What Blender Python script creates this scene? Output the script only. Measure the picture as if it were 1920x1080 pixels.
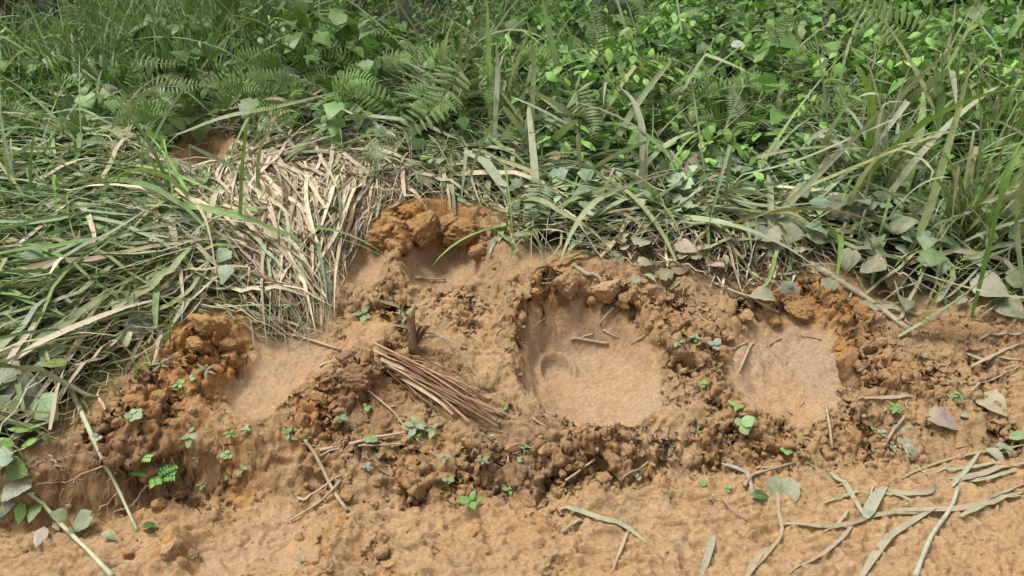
import bpy, bmesh, math, random
import numpy as np
from mathutils import Vector, Matrix

for o in list(bpy.data.objects):
    bpy.data.objects.remove(o, do_unlink=True)
SC = bpy.context.scene
COL = SC.collection
R = math.radians

# ------------------------------------------------------------------ camera
CAM_H, PITCH, FPX = 1.55, R(24.0), 1507.0
cd = bpy.data.cameras.new('camera')
cam = bpy.data.objects.new('camera', cd); COL.objects.link(cam)
cam.location = (0, 0, CAM_H); cam.rotation_euler = (R(90) - PITCH, 0, 0)
cd.sensor_width = 36; cd.lens = FPX / 1920 * 36
cd.clip_start = 0.05; cd.clip_end = 600
cd.dof.use_dof = True; cd.dof.focus_distance = 2.9; cd.dof.aperture_fstop = 5.6
SC.camera = cam

# ------------------------------------------------------------------ world, sun, exposure
SUN_EL, SUN_AZ = R(70), R(-85)
w = bpy.data.worlds.new('World'); SC.world = w; w.use_nodes = True
nt = w.node_tree; nt.nodes.clear()
sky = nt.nodes.new('ShaderNodeTexSky'); sky.sky_type = 'NISHITA'; sky.sun_disc = False
sky.sun_elevation = SUN_EL; sky.sun_rotation = SUN_AZ
sky.air_density = 1.0; sky.dust_density = 4.0; sky.ozone_density = 1.0
hs = nt.nodes.new('ShaderNodeHueSaturation'); hs.inputs['Saturation'].default_value = 0.22
bg = nt.nodes.new('ShaderNodeBackground'); bg.inputs['Strength'].default_value = 0.08
wo = nt.nodes.new('ShaderNodeOutputWorld')
nt.links.new(sky.outputs[0], hs.inputs['Color']); nt.links.new(hs.outputs[0], bg.inputs['Color'])
nt.links.new(bg.outputs[0], wo.inputs['Surface'])
sl = bpy.data.lights.new('sun', 'SUN'); sl.energy = 1.5; sl.angle = R(20); sl.color = (1.0, 0.96, 0.9)
so = bpy.data.objects.new('sun', sl); COL.objects.link(so)
sdir = Vector((math.sin(SUN_AZ) * math.cos(SUN_EL), math.cos(SUN_AZ) * math.cos(SUN_EL), math.sin(SUN_EL)))
so.rotation_euler = sdir.to_track_quat('Z', 'Y').to_euler(); so.location = (0, 0, 20)
SC.view_settings.view_transform = 'Standard'; SC.view_settings.look = 'None'
SC.view_settings.gamma = 1.0; SC.view_settings.use_curve_mapping = False
SC.view_settings.exposure = 1.33

# ------------------------------------------------------------------ helpers: noise
rng = np.random.default_rng(7)
random.seed(7)

def _h(ix, iy, s):
    with np.errstate(over='ignore'):
        n = (ix.astype(np.int64) * 374761393 + iy.astype(np.int64) * 668265263 + s * 1274126177) & 0xffffffff
        n = ((n ^ (n >> 13)) * 1103515245) & 0xffffffff
        n = ((n ^ (n >> 16)) * 2246822519) & 0xffffffff
        n = n ^ (n >> 15)
    return n.astype(np.float64) / 4294967295.0

def perlin(x, y, s=0):
    x = np.asarray(x, float); y = np.asarray(y, float)
    ix = np.floor(x); iy = np.floor(y); fx = x - ix; fy = y - iy
    u = fx * fx * fx * (fx * (fx * 6 - 15) + 10); v = fy * fy * fy * (fy * (fy * 6 - 15) + 10)
    def g(dx, dy):
        a = _h(ix + dx, iy + dy, s) * 6.2831853
        return np.cos(a) * (fx - dx) + np.sin(a) * (fy - dy)
    return 1.5 * ((g(0, 0) * (1 - u) + g(1, 0) * u) * (1 - v) + (g(0, 1) * (1 - u) + g(1, 1) * u) * v)

def fbm(x, y, s=0, o=4):
    t = 0; a = 1.0; n = 0
    for i in range(o):
        t = t + a * perlin(x * 2 ** i, y * 2 ** i, s + i * 17); n += a; a *= .5
    return t / n

def worley(x, y, s=0):
    x = np.asarray(x, float); y = np.asarray(y, float)
    ix = np.floor(x); iy = np.floor(y)
    f1 = np.full(x.shape, 9.0); f2 = np.full(x.shape, 9.0); rid = np.zeros(x.shape)
    for dx in (-1, 0, 1):
        for dy in (-1, 0, 1):
            cx = ix + dx; cy = iy + dy
            d = np.hypot(cx + _h(cx, cy, s) - x, cy + _h(cx, cy, s + 5) - y)
            m = d < f1
            f2 = np.where(m, f1, np.minimum(f2, d)); rid = np.where(m, _h(cx, cy, s + 9), rid); f1 = np.where(m, d, f1)
    return f1, f2, rid

def lumps(x, y, s=0):
    f1, f2, r = worley(x, y, s)
    return np.sqrt(np.clip(1 - (f1 / .85) ** 2, 0, 1)) * (.35 + .65 * r)

def lumps3(p, s=0, cracks=False):
    # rounded clumps in 3-D, so steep faces crumble like level ones
    i0 = np.floor(p); f1 = np.full(len(p), 9.0); f2 = np.full(len(p), 9.0); rid = np.zeros(len(p)); tl = np.zeros(len(p))
    for dx in (-1, 0, 1):
        for dy in (-1, 0, 1):
            for dz in (-1, 0, 1):
                cx = i0[:, 0] + dx; cy = i0[:, 1] + dy + 57 * (i0[:, 2] + dz); cz = i0[:, 2] + dz
                h1 = _h(cx, cy, s); h2 = (h1 * 7919.13) % 1.0; h3 = (h1 * 104729.7) % 1.0
                d = (cx + h1 - p[:, 0]) ** 2 + (i0[:, 1] + dy + h2 - p[:, 1]) ** 2 + (cz + h3 - p[:, 2]) ** 2
                m = d < f1; f2 = np.where(m, f1, np.minimum(f2, d)); f1 = np.where(m, d, f1); rid = np.where(m, (h1 * 31337.3) % 1.0, rid)
                if cracks:
                    a1 = h2 * 6.283; a2 = h3 * 2 - 1; rr = np.sqrt(1 - a2 * a2)
                    tl = np.where(m, (p[:, 0] - cx - h1) * np.cos(a1) * rr + (p[:, 1] - i0[:, 1] - dy - h2) * np.sin(a1) * rr + (p[:, 2] - cz - h3) * a2, tl)
    v = np.sqrt(np.clip(1 - f1 / .8, 0, 1)) * (.35 + .65 * rid)
    return (rid - .5 + 1.1 * tl, np.sqrt(f2) - np.sqrt(f1), rid) if cracks else v

def sstep(a, b, x):
    t = np.clip((x - a) / (b - a), 0, 1); return t * t * (3 - 2 * t)

# ------------------------------------------------------------------ helpers: picture point -> place on the ground
FW = np.array([0, math.cos(PITCH), -math.sin(PITCH)]); UP = np.array([0, math.sin(PITCH), math.cos(PITCH)])
C0 = np.array([0, 0, CAM_H])
def ray(px, py):
    return FW + np.array([1., 0, 0]) * (px - 960) / FPX + UP * (540 - py) / FPX
def plane(px, py, z0=0.0, s=0.0, yc=0.0):
    d = ray(px, py); t = (z0 - s * yc - CAM_H) / (d[2] - s * d[1]); return C0 + d * t
def at(px, py, Y):
    d = ray(px, py); return C0 + d * (Y / d[1])
def mpp(p):
    return float(np.dot(np.asarray(p) - C0, FW)) / FPX      # metres per photo pixel there

TT = np.concatenate([np.linspace(1.2, 5, 900), np.linspace(5.01, 30, 700)])
def march(f, px, py):
    d = ray(px, py); P = C0 + TT[:, None] * d
    below = P[:, 2] < f(P[:, 0], P[:, 1])
    i = int(np.argmax(below)) if below.any() else len(TT) - 1
    a = TT[max(i - 1, 0)]; b = TT[i]
    for _ in range(8):
        m = (a + b) / 2; q = C0 + d * m
        if q[2] < float(f(np.array([q[0]]), np.array([q[1]]))[0]): b = m
        else: a = m
    return C0 + d * b

def chaikin(p, n=2):
    p = np.asarray(p, float)
    for _ in range(n):
        q = np.roll(p, -1, 0); p = np.stack([.75 * p + .25 * q, .25 * p + .75 * q], 1).reshape(-1, 2)
    return p

def sdf(poly, x, y):
    poly = np.asarray(poly, float); d = np.full(x.shape, 1e9); ins = np.zeros(x.shape, bool)
    for a, b in zip(poly, np.roll(poly, -1, 0)):
        e = b - a; wx = x - a[0]; wy = y - a[1]
        t = np.clip((wx * e[0] + wy * e[1]) / (e @ e + 1e-12), 0, 1)
        d = np.minimum(d, np.hypot(wx - e[0] * t, wy - e[1] * t))
        c = ((a[1] > y) != (b[1] > y)) & (x < e[0] * (y - a[1]) / (e[1] + 1e-15) + a[0])
        ins ^= c
    return np.where(ins, -d, d)

# ------------------------------------------------------------------ terrain: base bank profile
FOOT = [(-400, 1060), (0, 1005), (240, 968), (400, 935), (600, 945), (850, 958), (1000, 935), (1150, 930), (1300, 895), (1450, 885), (1700, 872), (1920, 850), (2300, 830)]
fp = np.array([plane(a, b)[:2] for a, b in FOOT])
PR_D = np.array([-9, 0, .02, .06, .12, .3, .6, .8, 1.2, 1.7, 3, 6, 9, 14, 200])
PR_L = np.array([0, 0, .03, .14, .20, .26, .36, .43, .52, .60, .77, .84, .80, .7, .7])
PR_C = np.array([0, 0, .015, .055, .10, .16, .32, .42, .51, .595, .77, .84, .80, .7, .7])
PR_R = np.array([0, 0, .005, .02, .045, .12, .25, .36, .49, .59, .77, .84, .80, .7, .7])
def base(x, y):
    x = np.asarray(x, float); y = np.asarray(y, float)
    yf = np.interp(x, fp[:, 0], fp[:, 1])
    d = y - yf + .035 * fbm(x * 5, y * 5, 3, 3)
    l, c, r = (np.interp(d, PR_D, p) for p in (PR_L, PR_C, PR_R))
    wl = sstep(-.55, -.85, x); wr = sstep(.55, 1.0, x)
    z = c * (1 - wl - wr) + l * wl + r * wr
    far = sstep(3.2, 5, y)
    z = z + .05 * fbm(x * .9, y * .9, 11, 3) * sstep(2.5, 3.6, y) + far * .10 * fbm(x * .35 + 3, y * .35, 21, 3)
    z = z + .14 * np.exp(-((x + 1.2) / .7) ** 2 - ((y - 4.15) / .5) ** 2) + .12 * np.exp(-(x / .6) ** 2 - ((y - 4.05) / .45) ** 2) + .12 * np.exp(-((x - 2.0) / .8) ** 2 - ((y - 4.1) / .5) ** 2)
    z = z + .012 * fbm(x * 4, y * 4, 5, 3)
    return z

def bp(px, py):
    return march(base, px, py)

MUD_PX = [(-300, 1400), (-300, 1010), (0, 975), (60, 900), (100, 840), (190, 770), (250, 700), (330, 650), (360, 590), (420, 590), (470, 640), (560, 645), (640, 605), (628, 545), (648, 480), (690, 412), (760, 385), (860, 388), (920, 402), (950, 440), (935, 500), (900, 540), (950, 530), (1000, 500), (1060, 490), (1180, 498), (1300, 512), (1330, 560), (1400, 560), (1480, 530), (1540, 515), (1600, 560), (1700, 612), (1760, 598), (1830, 588), (1920, 605), (2300, 640), (2400, 1400)]
MUD = chaikin([bp(a, min(b, 1300))[:2] if b < 1200 else (plane(a, 1079)[0] * 3, -1.0) for a, b in MUD_PX], 1)

MUD2 = chaikin([bp(a, b)[:2] for a, b in [(312, 305), (322, 262), (365, 240), (425, 246), (448, 280), (432, 312), (370, 320)]], 1)
# prints: outline (photo px), floor height, floor slope, wall width, rim height
PRINTS = [
    dict(n='big', o=[(990, 712), (992, 678), (1030, 648), (1100, 648), (1165, 662), (1212, 688), (1232, 730), (1226, 775), (1198, 805), (1140, 816), (1075, 808), (1028, 786), (997, 750)], z=.128, s=.18, w=.06, rim=.05, bk=.5, bowl=.022),
    dict(n='right', o=[(1383, 700), (1392, 660), (1420, 635), (1480, 622), (1530, 632), (1562, 665), (1572, 705), (1560, 740), (1530, 765), (1480, 778), (1430, 768), (1395, 740)], z=.150, s=.24, w=.07, rim=.045, bk=.6, bowl=.02, und=.026),
    dict(n='upper_left', o=[(645, 520), (665, 488), (700, 484), (728, 505), (722, 535), (690, 550), (655, 548)], z=.36, s=.05, w=.05, rim=.01, bowl=.01),
    dict(n='upper_right', o=[(762, 552), (766, 505), (800, 472), (860, 470), (905, 500), (908, 545), (862, 563), (800, 564)], z=.328, s=.0, w=.045, rim=.012, bowl=.065, bk=.3),
    dict(n='left', o=[(600, 645), (622, 680), (575, 712), (535, 758), (515, 800), (435, 795), (418, 750), (450, 722), (475, 688), (495, 645), (545, 632)], z=.21, s=.34, w=.06, rim=.03, bowl=.015),
    dict(n='path', o=[(790, 575), (860, 570), (900, 600), (930, 660), (940, 720), (900, 700), (860, 650), (800, 610)], z=.29, s=.40, w=.13, rim=.0, und=.02, amt=.6),
    dict(n='flap', o=[(1180, 815), (1260, 770), (1320, 790), (1300, 850), (1255, 885), (1200, 850)], z=.10, s=.15, w=.08, rim=.0, und=.015, amt=.45),
    dict(n='shelf', o=[(640, 650), (670, 610), (715, 612), (715, 650), (690, 668), (655, 668)], z=.285, s=.12, w=.08, rim=.0, amt=.6),
    dict(n='road_left', o=[(440, 1000), (520, 990), (560, 1010), (560, 1050), (520, 1085), (420, 1085), (390, 1040)], z=-.02, s=.0, w=.08, rim=.02),
]
for p in PRINTS:
    c = np.mean(np.array(p['o'], float), 0); pc = plane(c[0], c[1], p['z']); p['yc'] = pc[1]; p['c'] = pc
    p['g'] = chaikin([plane(a, b, p['z'], p['s'], pc[1])[:2] for a, b in p['o']], 2)

# lumps of thrown-up clay: px, py, radius px, height m
MOUNDS = [(385, 625, 42, .06), (350, 665, 50, .05), (440, 655, 36, .035), (270, 750, 60, .05), (220, 800, 50, .03), (655, 725, 50, .06), (595, 795, 42, .035), (675, 690, 40, .05),
          (1035, 540, 35, .055), (1090, 560, 45, .04), (990, 580, 40, .03), (1150, 560, 45, .045), (1520, 545, 28, .05), (1580, 590, 40, .055), (1450, 585, 50, .05), (1620, 620, 45, .03),
          (720, 430, 40, .03), (800, 410, 50, .04), (880, 420, 40, .03), (740, 560, 30, .03), (870, 575, 40, .025), (1290, 610, 50, .04), (1330, 720, 40, .035), (1350, 650, 45, .04),
          (1100, 870, 70, .045), (1020, 880, 50, .04), (900, 880, 60, .04), (1210, 885, 50, .03), (760, 870, 50, .03), (1640, 700, 40, .035), (1720, 690, 50, .025), (1440, 830, 70, .03), (1330, 830, 50, .03), (1600, 790, 60, .025),
          (330, 1025, 48, .045), (640, 1000, 50, .04), (715, 1030, 30, .045), (590, 1050, 45, .03), (1000, 980, 30, .02), (890, 1000, 25, .02), (300, 960, 40, .03)]
mg = []
for a, b, r, h in MOUNDS:
    q = bp(a, b + r * .4); m = mpp(q); mg.append((q[0], q[1], r * m, h))

def height(x, y, want=False):
    z = base(x, y)
    mud = np.minimum(sdf(MUD, x, y), sdf(MUD2, x, y)) + .03 * fbm(x * 6, y * 6, 31, 3)
    inm = sstep(.05, -.03, mud)                       # 1 inside the bare mud
    near = (y < 3.6) & (np.abs(x) < 3.2)
    smooth = np.zeros_like(z); wall = np.zeros_like(z); mound = np.zeros_like(z)
    for i, (mx, my, mr, mh) in enumerate(mg):
        d2 = ((x - mx) ** 2 + (y - my) ** 2) / (mr * mr)
        b = np.exp(-d2 ** 1.3 * .9) * (1 + .5 * perlin(x * 14, y * 14, 40 + i))
        z = z + mh * b; mound = np.maximum(mound, b)
    yf = np.interp(x, fp[:, 0], fp[:, 1]); road = sstep(.02, -.05, y - yf)
    wx = x + .016 * fbm(x * 9, y * 9, 61, 4); wy = y + .022 * fbm(x * 9, y * 9, 67, 4)
    for p in PRINTS:
        d = sdf(p['g'], wx, wy)
        fl = p['z'] + p['s'] * (y - p['yc'])
        ang = np.arctan2(y - p['c'][1], x - p['c'][0])
        z = z + p['rim'] * np.exp(-((d - p['w'] * 1.35) / (.045)) ** 2) * (.55 + .8 * perlin(ang * 2.2 + 7, d * 9, 71))
        k = sstep(p['w'] * (1 + .35 * np.sin(ang * 3 + p['yc'] * 20) + p.get('bk', .8) * np.clip(np.sin(ang), 0, 1)), -.035, d + .012 * fbm(x * 22, y * 22, 73, 3))
        k = np.where(d < -.035, 1, k)
        fl = fl + p.get('und', .008) * fbm(x * 7, y * 7, 75, 3) + (.02 * fbm(x * 13, y * 9, 76, 4) if p['n'] == 'right' else .004 * fbm(x * 15, y * 12, 76, 4))
        fl = fl + .012 * np.exp(-((d + .0) / .02) ** 2) * (y < p['c'][1] + .1)
        fl = fl - p.get('bowl', 0) * sstep(.0, -.12, d)
        k = k * p.get('amt', 1); z = z * (1 - k) + np.minimum(fl, z + .004) * k
        smooth = np.maximum(smooth, sstep(.22, .8, k + .35 * fbm(x * 10, y * 10, 74, 3)) * dict(path=.35, flap=.7, upper_left=1, shelf=.8).get(p['n'], 1) * (1 if p['n'] not in ('upper_left', 'upper_right', 'left') else sstep(.45, .95, k) * .8 + .2)); wall = np.maximum(wall, np.exp(-((d - .03) / .035) ** 2))
        if p['n'] == 'big':
            t = plane(1045, 690, .150); tr = np.hypot((x - t[0]) / .062, (y - t[1]) / .075)
            z = z + .020 * np.exp(-((tr - 1) / .15) ** 2) * sstep(t[1] - .06, t[1] + .03, y) - .020 * sstep(1, .7, tr)
            fr = sstep(.10, .02, np.abs(d - .055)) * sstep(-.2, -.9, np.sin(ang))
            z = z + fr * .016 * np.sin(d * 190 + 3 * perlin(x * 9, y * 9, 77))
            st = sstep(.16, .04, np.abs(d - .12)) * sstep(.1, .6, np.sin(ang + .2))
            z = z + st * .003 * perlin(ang * 14, d * 6, 79)
    # hole beside the right print
    q = bp(1593, 706); z = z - .10 * np.exp(-(((x - q[0]) / .022) ** 2 + ((y - q[1]) / .05) ** 2) ** 1.5)
    crumb = inm * np.clip(1 - smooth * 1.2, 0, 1) * (1 - road * (.93 - .55 * sstep(.05, .35, fbm(x * 3.3 + 4, y * 3.3, 85, 3)) * sstep(.35, -.1, x)))
    var = sstep(.0, .4, fbm(x * 4.5 + 9, y * 4.5, 83, 3))
    crumb = crumb * (.25 + .75 * np.maximum(var, sstep(.1, .6, mound)))
    crumb = np.where(near, crumb, 0)
    smear = .012 * (1 - np.abs(fbm(x * 9, y * 22, 95, 4)) * 3)
    z = z + inm * (1 - crumb) * (1 - smooth) * smear * 1.5
    z = z + inm * (.0035 * fbm(x * 30, y * 30, 97, 3) + (1 - smooth) * .006 * fbm(x * 12, y * 12, 98, 3))
    z = z + road * (.019 * fbm(x * 5, y * 7, 99, 4) + .008 * fbm(x * 22, y * 30, 100, 3) + .016 * lumps(x * 19 + .6 * perlin(x * 20, y * 20, 9), y * 19, 101) * sstep(.0, .35, fbm(x * 3, y * 3, 103, 3)) + .006 * lumps(x * 45, y * 45, 105) * sstep(-.1, .3, fbm(x * 5, y * 5, 107, 3)) - .012 * sstep(.06, .0, np.abs(fbm(x * 6, y * 9, 109, 3))) )
    q2 = bp(372, 285); z = z - .07 * np.exp(-(((x - q2[0]) / .10) ** 2 + ((y - q2[1]) / .16) ** 2) ** 1.5)
    z = z - inm * (1 - smooth * .75) * (1 - road * .5) * .011 * sstep(.06, .0, np.abs(fbm(x * 8 + 2, y * 11, 113, 4)))
    z = z + inm * smooth * (.009 * lumps(x * 24, y * 24, 115) * sstep(.05, .4, fbm(x * 6, y * 6, 117, 2)) + .004 * fbm(x * 18, y * 26, 118, 3) - .005 * sstep(.035, .0, np.abs(fbm(x * 7, y * 12, 119, 3))))
    pit = sstep(.16, .05, worley(x * 14, y * 14, 111)[0]) * (_h(np.floor(x * 9), np.floor(y * 9), 4) > .45)
    z = z - pit * .006 * inm * np.where(smooth > .5, .35, 1)
    if want:
        return z, mud, inm, smooth, wall, crumb, mound, road
    return z

def axis(a, b, step, lo, hi):
    f = list(np.arange(a, b, step)); s = step * 1.3; v = f[-1]
    up = []
    while v < hi: v += s; s *= 1.16; up.append(v)
    s = step * 1.3; v = a; dn = []
    while v > lo: v -= s; s *= 1.16; dn.append(v)
    return np.array(dn[::-1] + f + up)
XS = axis(-1.7, 1.95, .0046, -160, 160); YS = axis(1.48, 3.22, .0046, -90, 260)
GX, GY = np.meshgrid(XS, YS)
GZ, G_mud, G_in, G_sm, G_wall, G_cr, G_mo, G_ro = height(GX, GY, True)

# crumbled relief pushed out along the surface normal
dzx = np.gradient(GZ, XS, axis=1); dzy = np.gradient(GZ, YS, axis=0)
nl_ = np.sqrt(1 + dzx ** 2 + dzy ** 2); NX, NY, NZ = -dzx / nl_, -dzy / nl_, 1 / nl_
sel = (G_cr > .02) & (GY < 3.5) & (np.abs(GX) < 2.3)
pp = np.stack([GX[sel], GY[sel], GZ[sel]], -1)
pp = pp + .008 * np.stack([perlin(pp[:, 0] * 30, pp[:, 1] * 30, 5), perlin(pp[:, 1] * 30, pp[:, 2] * 30, 6), perlin(pp[:, 0] * 30, pp[:, 2] * 30, 8)], -1)
v1, cr1, rid1 = lumps3(pp * 8.5, 91, True); v2, cr2, rid2 = lumps3(pp * 20, 92, True); v3, cr3, rid3 = lumps3(pp * 46, 93, True)
rel = .034 * v1 + .021 * v2 + .009 * v3 + .007 * lumps3(pp * 85, 94) - .006 - .016 * sstep(.16, .0, cr1) - .010 * sstep(.18, .0, cr2) - .004 * sstep(.2, .0, cr3)
REL = np.zeros_like(GZ); REL[sel] = rel * G_cr[sel]
fade = np.clip(REL * 0 + 1, 0, 1)
GPX, GPY = GX + NX * REL, GY + NY * REL
GZ = GZ + NZ * REL

def bil(A, x, y):
    x = np.asarray(x, float); y = np.asarray(y, float)
    i = np.clip(np.searchsorted(XS, x) - 1, 0, len(XS) - 2); j = np.clip(np.searchsorted(YS, y) - 1, 0, len(YS) - 2)
    u = np.clip((x - XS[i]) / (XS[i + 1] - XS[i]), 0, 1); v = np.clip((y - YS[j]) / (YS[j + 1] - YS[j]), 0, 1)
    return (A[j, i] * (1 - u) + A[j, i + 1] * u) * (1 - v) + (A[j + 1, i] * (1 - u) + A[j + 1, i + 1] * u) * v
def H(x, y): return bil(GZ, x, y)
# thickness of the trampled plant mat over the soil
G_mat = sstep(.0, .16, G_mud) * (.07 + .05 * fbm(GX * 2.2, GY * 2.2, 121, 3)) * sstep(1.4, 1.9, GY)
def HM(x, y): return bil(GZ, x, y) + bil(G_mat, x, y)
def gp(px, py): return march(H, px, py)
def gm(px, py): return march(HM, px, py)
# ------------------------------------------------------------------ helpers: materials
def newmat(name):
    m = bpy.data.materials.new(name); m.use_nodes = True; m.node_tree.nodes.clear(); return m, m.node_tree
class NT:
    def __init__(s, t): s.t = t
    def n(s, typ, **kw):
        nd = s.t.nodes.new(typ)
        for k, v in kw.items():
            if k.startswith('i_'):
                nd.inputs[k[2:].replace('_', ' ')].default_value = v
            else: setattr(nd, k, v)
        return nd
    def l(s, a, b): s.t.links.new(a, b)
    def math(s, op, a, b=None, c=None, clamp=False):
        nd = s.n('ShaderNodeMath', operation=op, use_clamp=clamp)
        for i, v in enumerate((a, b, c)):
            if v is None: continue
            if isinstance(v, (int, float)): nd.inputs[i].default_value = v
            else: s.l(v, nd.inputs[i])
        return nd.outputs[0]
    def mix(s, f, a, b, typ='MIX'):
        nd = s.n('ShaderNodeMix', data_type='RGBA', blend_type=typ)
        for k, v in ((0, f), (6, a), (7, b)):
            if isinstance(v, (int, float)): nd.inputs[k].default_value = v
            elif isinstance(v, tuple): nd.inputs[k].default_value = (*v[:3], 1)
            else: s.l(v, nd.inputs[k])
        return nd.outputs[2]
    def ramp(s, f, a, b, lo=0.0, hi=1.0):
        nd = s.n('ShaderNodeMapRange'); nd.inputs[1].default_value = a; nd.inputs[2].default_value = b
        nd.inputs[3].default_value = lo; nd.inputs[4].default_value = hi; s.l(f, nd.inputs[0]); return nd.outputs[0]
    def noise(s, vec, scale, detail=4, rough=.6):
        nd = s.n('ShaderNodeTexNoise'); nd.inputs['Scale'].default_value = scale
        nd.inputs['Detail'].default_value = detail; nd.inputs['Roughness'].default_value = rough
        if vec is not None: s.l(vec, nd.inputs['Vector'])
        return nd.outputs['Fac']

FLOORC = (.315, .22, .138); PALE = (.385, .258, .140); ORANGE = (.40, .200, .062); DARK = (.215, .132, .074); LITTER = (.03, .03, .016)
def soil_mat(name, ground):
    m, t = newmat(name); g = NT(t)
    geo = g.n('ShaderNodeNewGeometry'); pos = geo.outputs['Position']
    tc = g.n('ShaderNodeTexCoord'); vec = pos
    n1 = g.noise(pos, 3.5, 5); n2 = g.noise(vec, 22, 6, .65); n3 = g.noise(vec, 90, 5, .7); n4 = g.noise(vec, 320, 3, .7)
    if ground:
        at_ = g.n('ShaderNodeAttribute', attribute_name='Col'); sp = g.n('ShaderNodeSeparateColor'); g.l(at_.outputs['Color'], sp.inputs[0])
        po = sp.outputs[0]; orr = sp.outputs[1]; da = sp.outputs[2]; li = at_.outputs['Alpha']
        jit = g.math('ADD', g.math('MULTIPLY', g.math('SUBTRACT', n2, .5), 1.5), g.math('MULTIPLY', g.math('SUBTRACT', n3, .5), .9))
        orr = g.ramp(g.math('ADD', orr, jit), .35, .85); da = g.ramp(g.math('ADD', da, jit), .38, .9)
        c = g.mix(orr, g.mix(g.ramp(po, .3, .85), PALE, FLOORC), ORANGE)
        c = g.mix(da, c, DARK)
        warm = g.ramp(n1, .35, .7)
        c = g.mix(g.math('MULTIPLY', warm, .5), c, (.40, .225, .085))
        wet = g.ramp(g.math('ADD', g.math('MULTIPLY', g.noise(pos, 8, 6, .65), .7), g.math('MULTIPLY', n2, .3)), .48, .66)
        c = g.mix(g.math('MULTIPLY', wet, .5), c, (.26, .165, .088))
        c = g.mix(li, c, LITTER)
    else:
        oi = g.n('ShaderNodeObjectInfo'); c = oi.outputs['Color']
    v = g.ramp(n3, .3, .7, .72, 1.26); v2 = g.ramp(n2, .3, .7, .88, 1.12)
    c = g.mix(1.0, c, g.math('MULTIPLY', v, v2), 'MULTIPLY')
    # fine dark organic flecks and pale grains
    fl = g.ramp(n4, .64, .70); c = g.mix(g.math('MULTIPLY', fl, .45), c, (.10, .06, .035))
    gr = g.ramp(n4, .30, .25); c = g.mix(g.math('MULTIPLY', gr, .35), c, (.55, .40, .25))
    b = g.n('ShaderNodeBsdfPrincipled'); g.l(c, b.inputs['Base Color'])
    g.l(g.ramp(n2, .3, .7, .62, .88), b.inputs['Roughness']); b.inputs['Specular IOR Level'].default_value = .14
    hgt = g.math('ADD', g.math('MULTIPLY', n3, .6), g.math('MULTIPLY', n4, .14))
    bu = g.n('ShaderNodeBump'); bu.inputs['Strength'].default_value = 1.0; bu.inputs['Distance'].default_value = .016
    if ground:
        rough_amt = g.math('SUBTRACT', 1.0, g.math('MULTIPLY', po, .65)); g.l(rough_amt, bu.inputs['Strength'])
    g.l(hgt, bu.inputs['Height']); g.l(bu.outputs[0], b.inputs['Normal'])
    o = g.n('ShaderNodeOutputMaterial'); g.l(b.outputs[0], o.inputs[0]); return m

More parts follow.
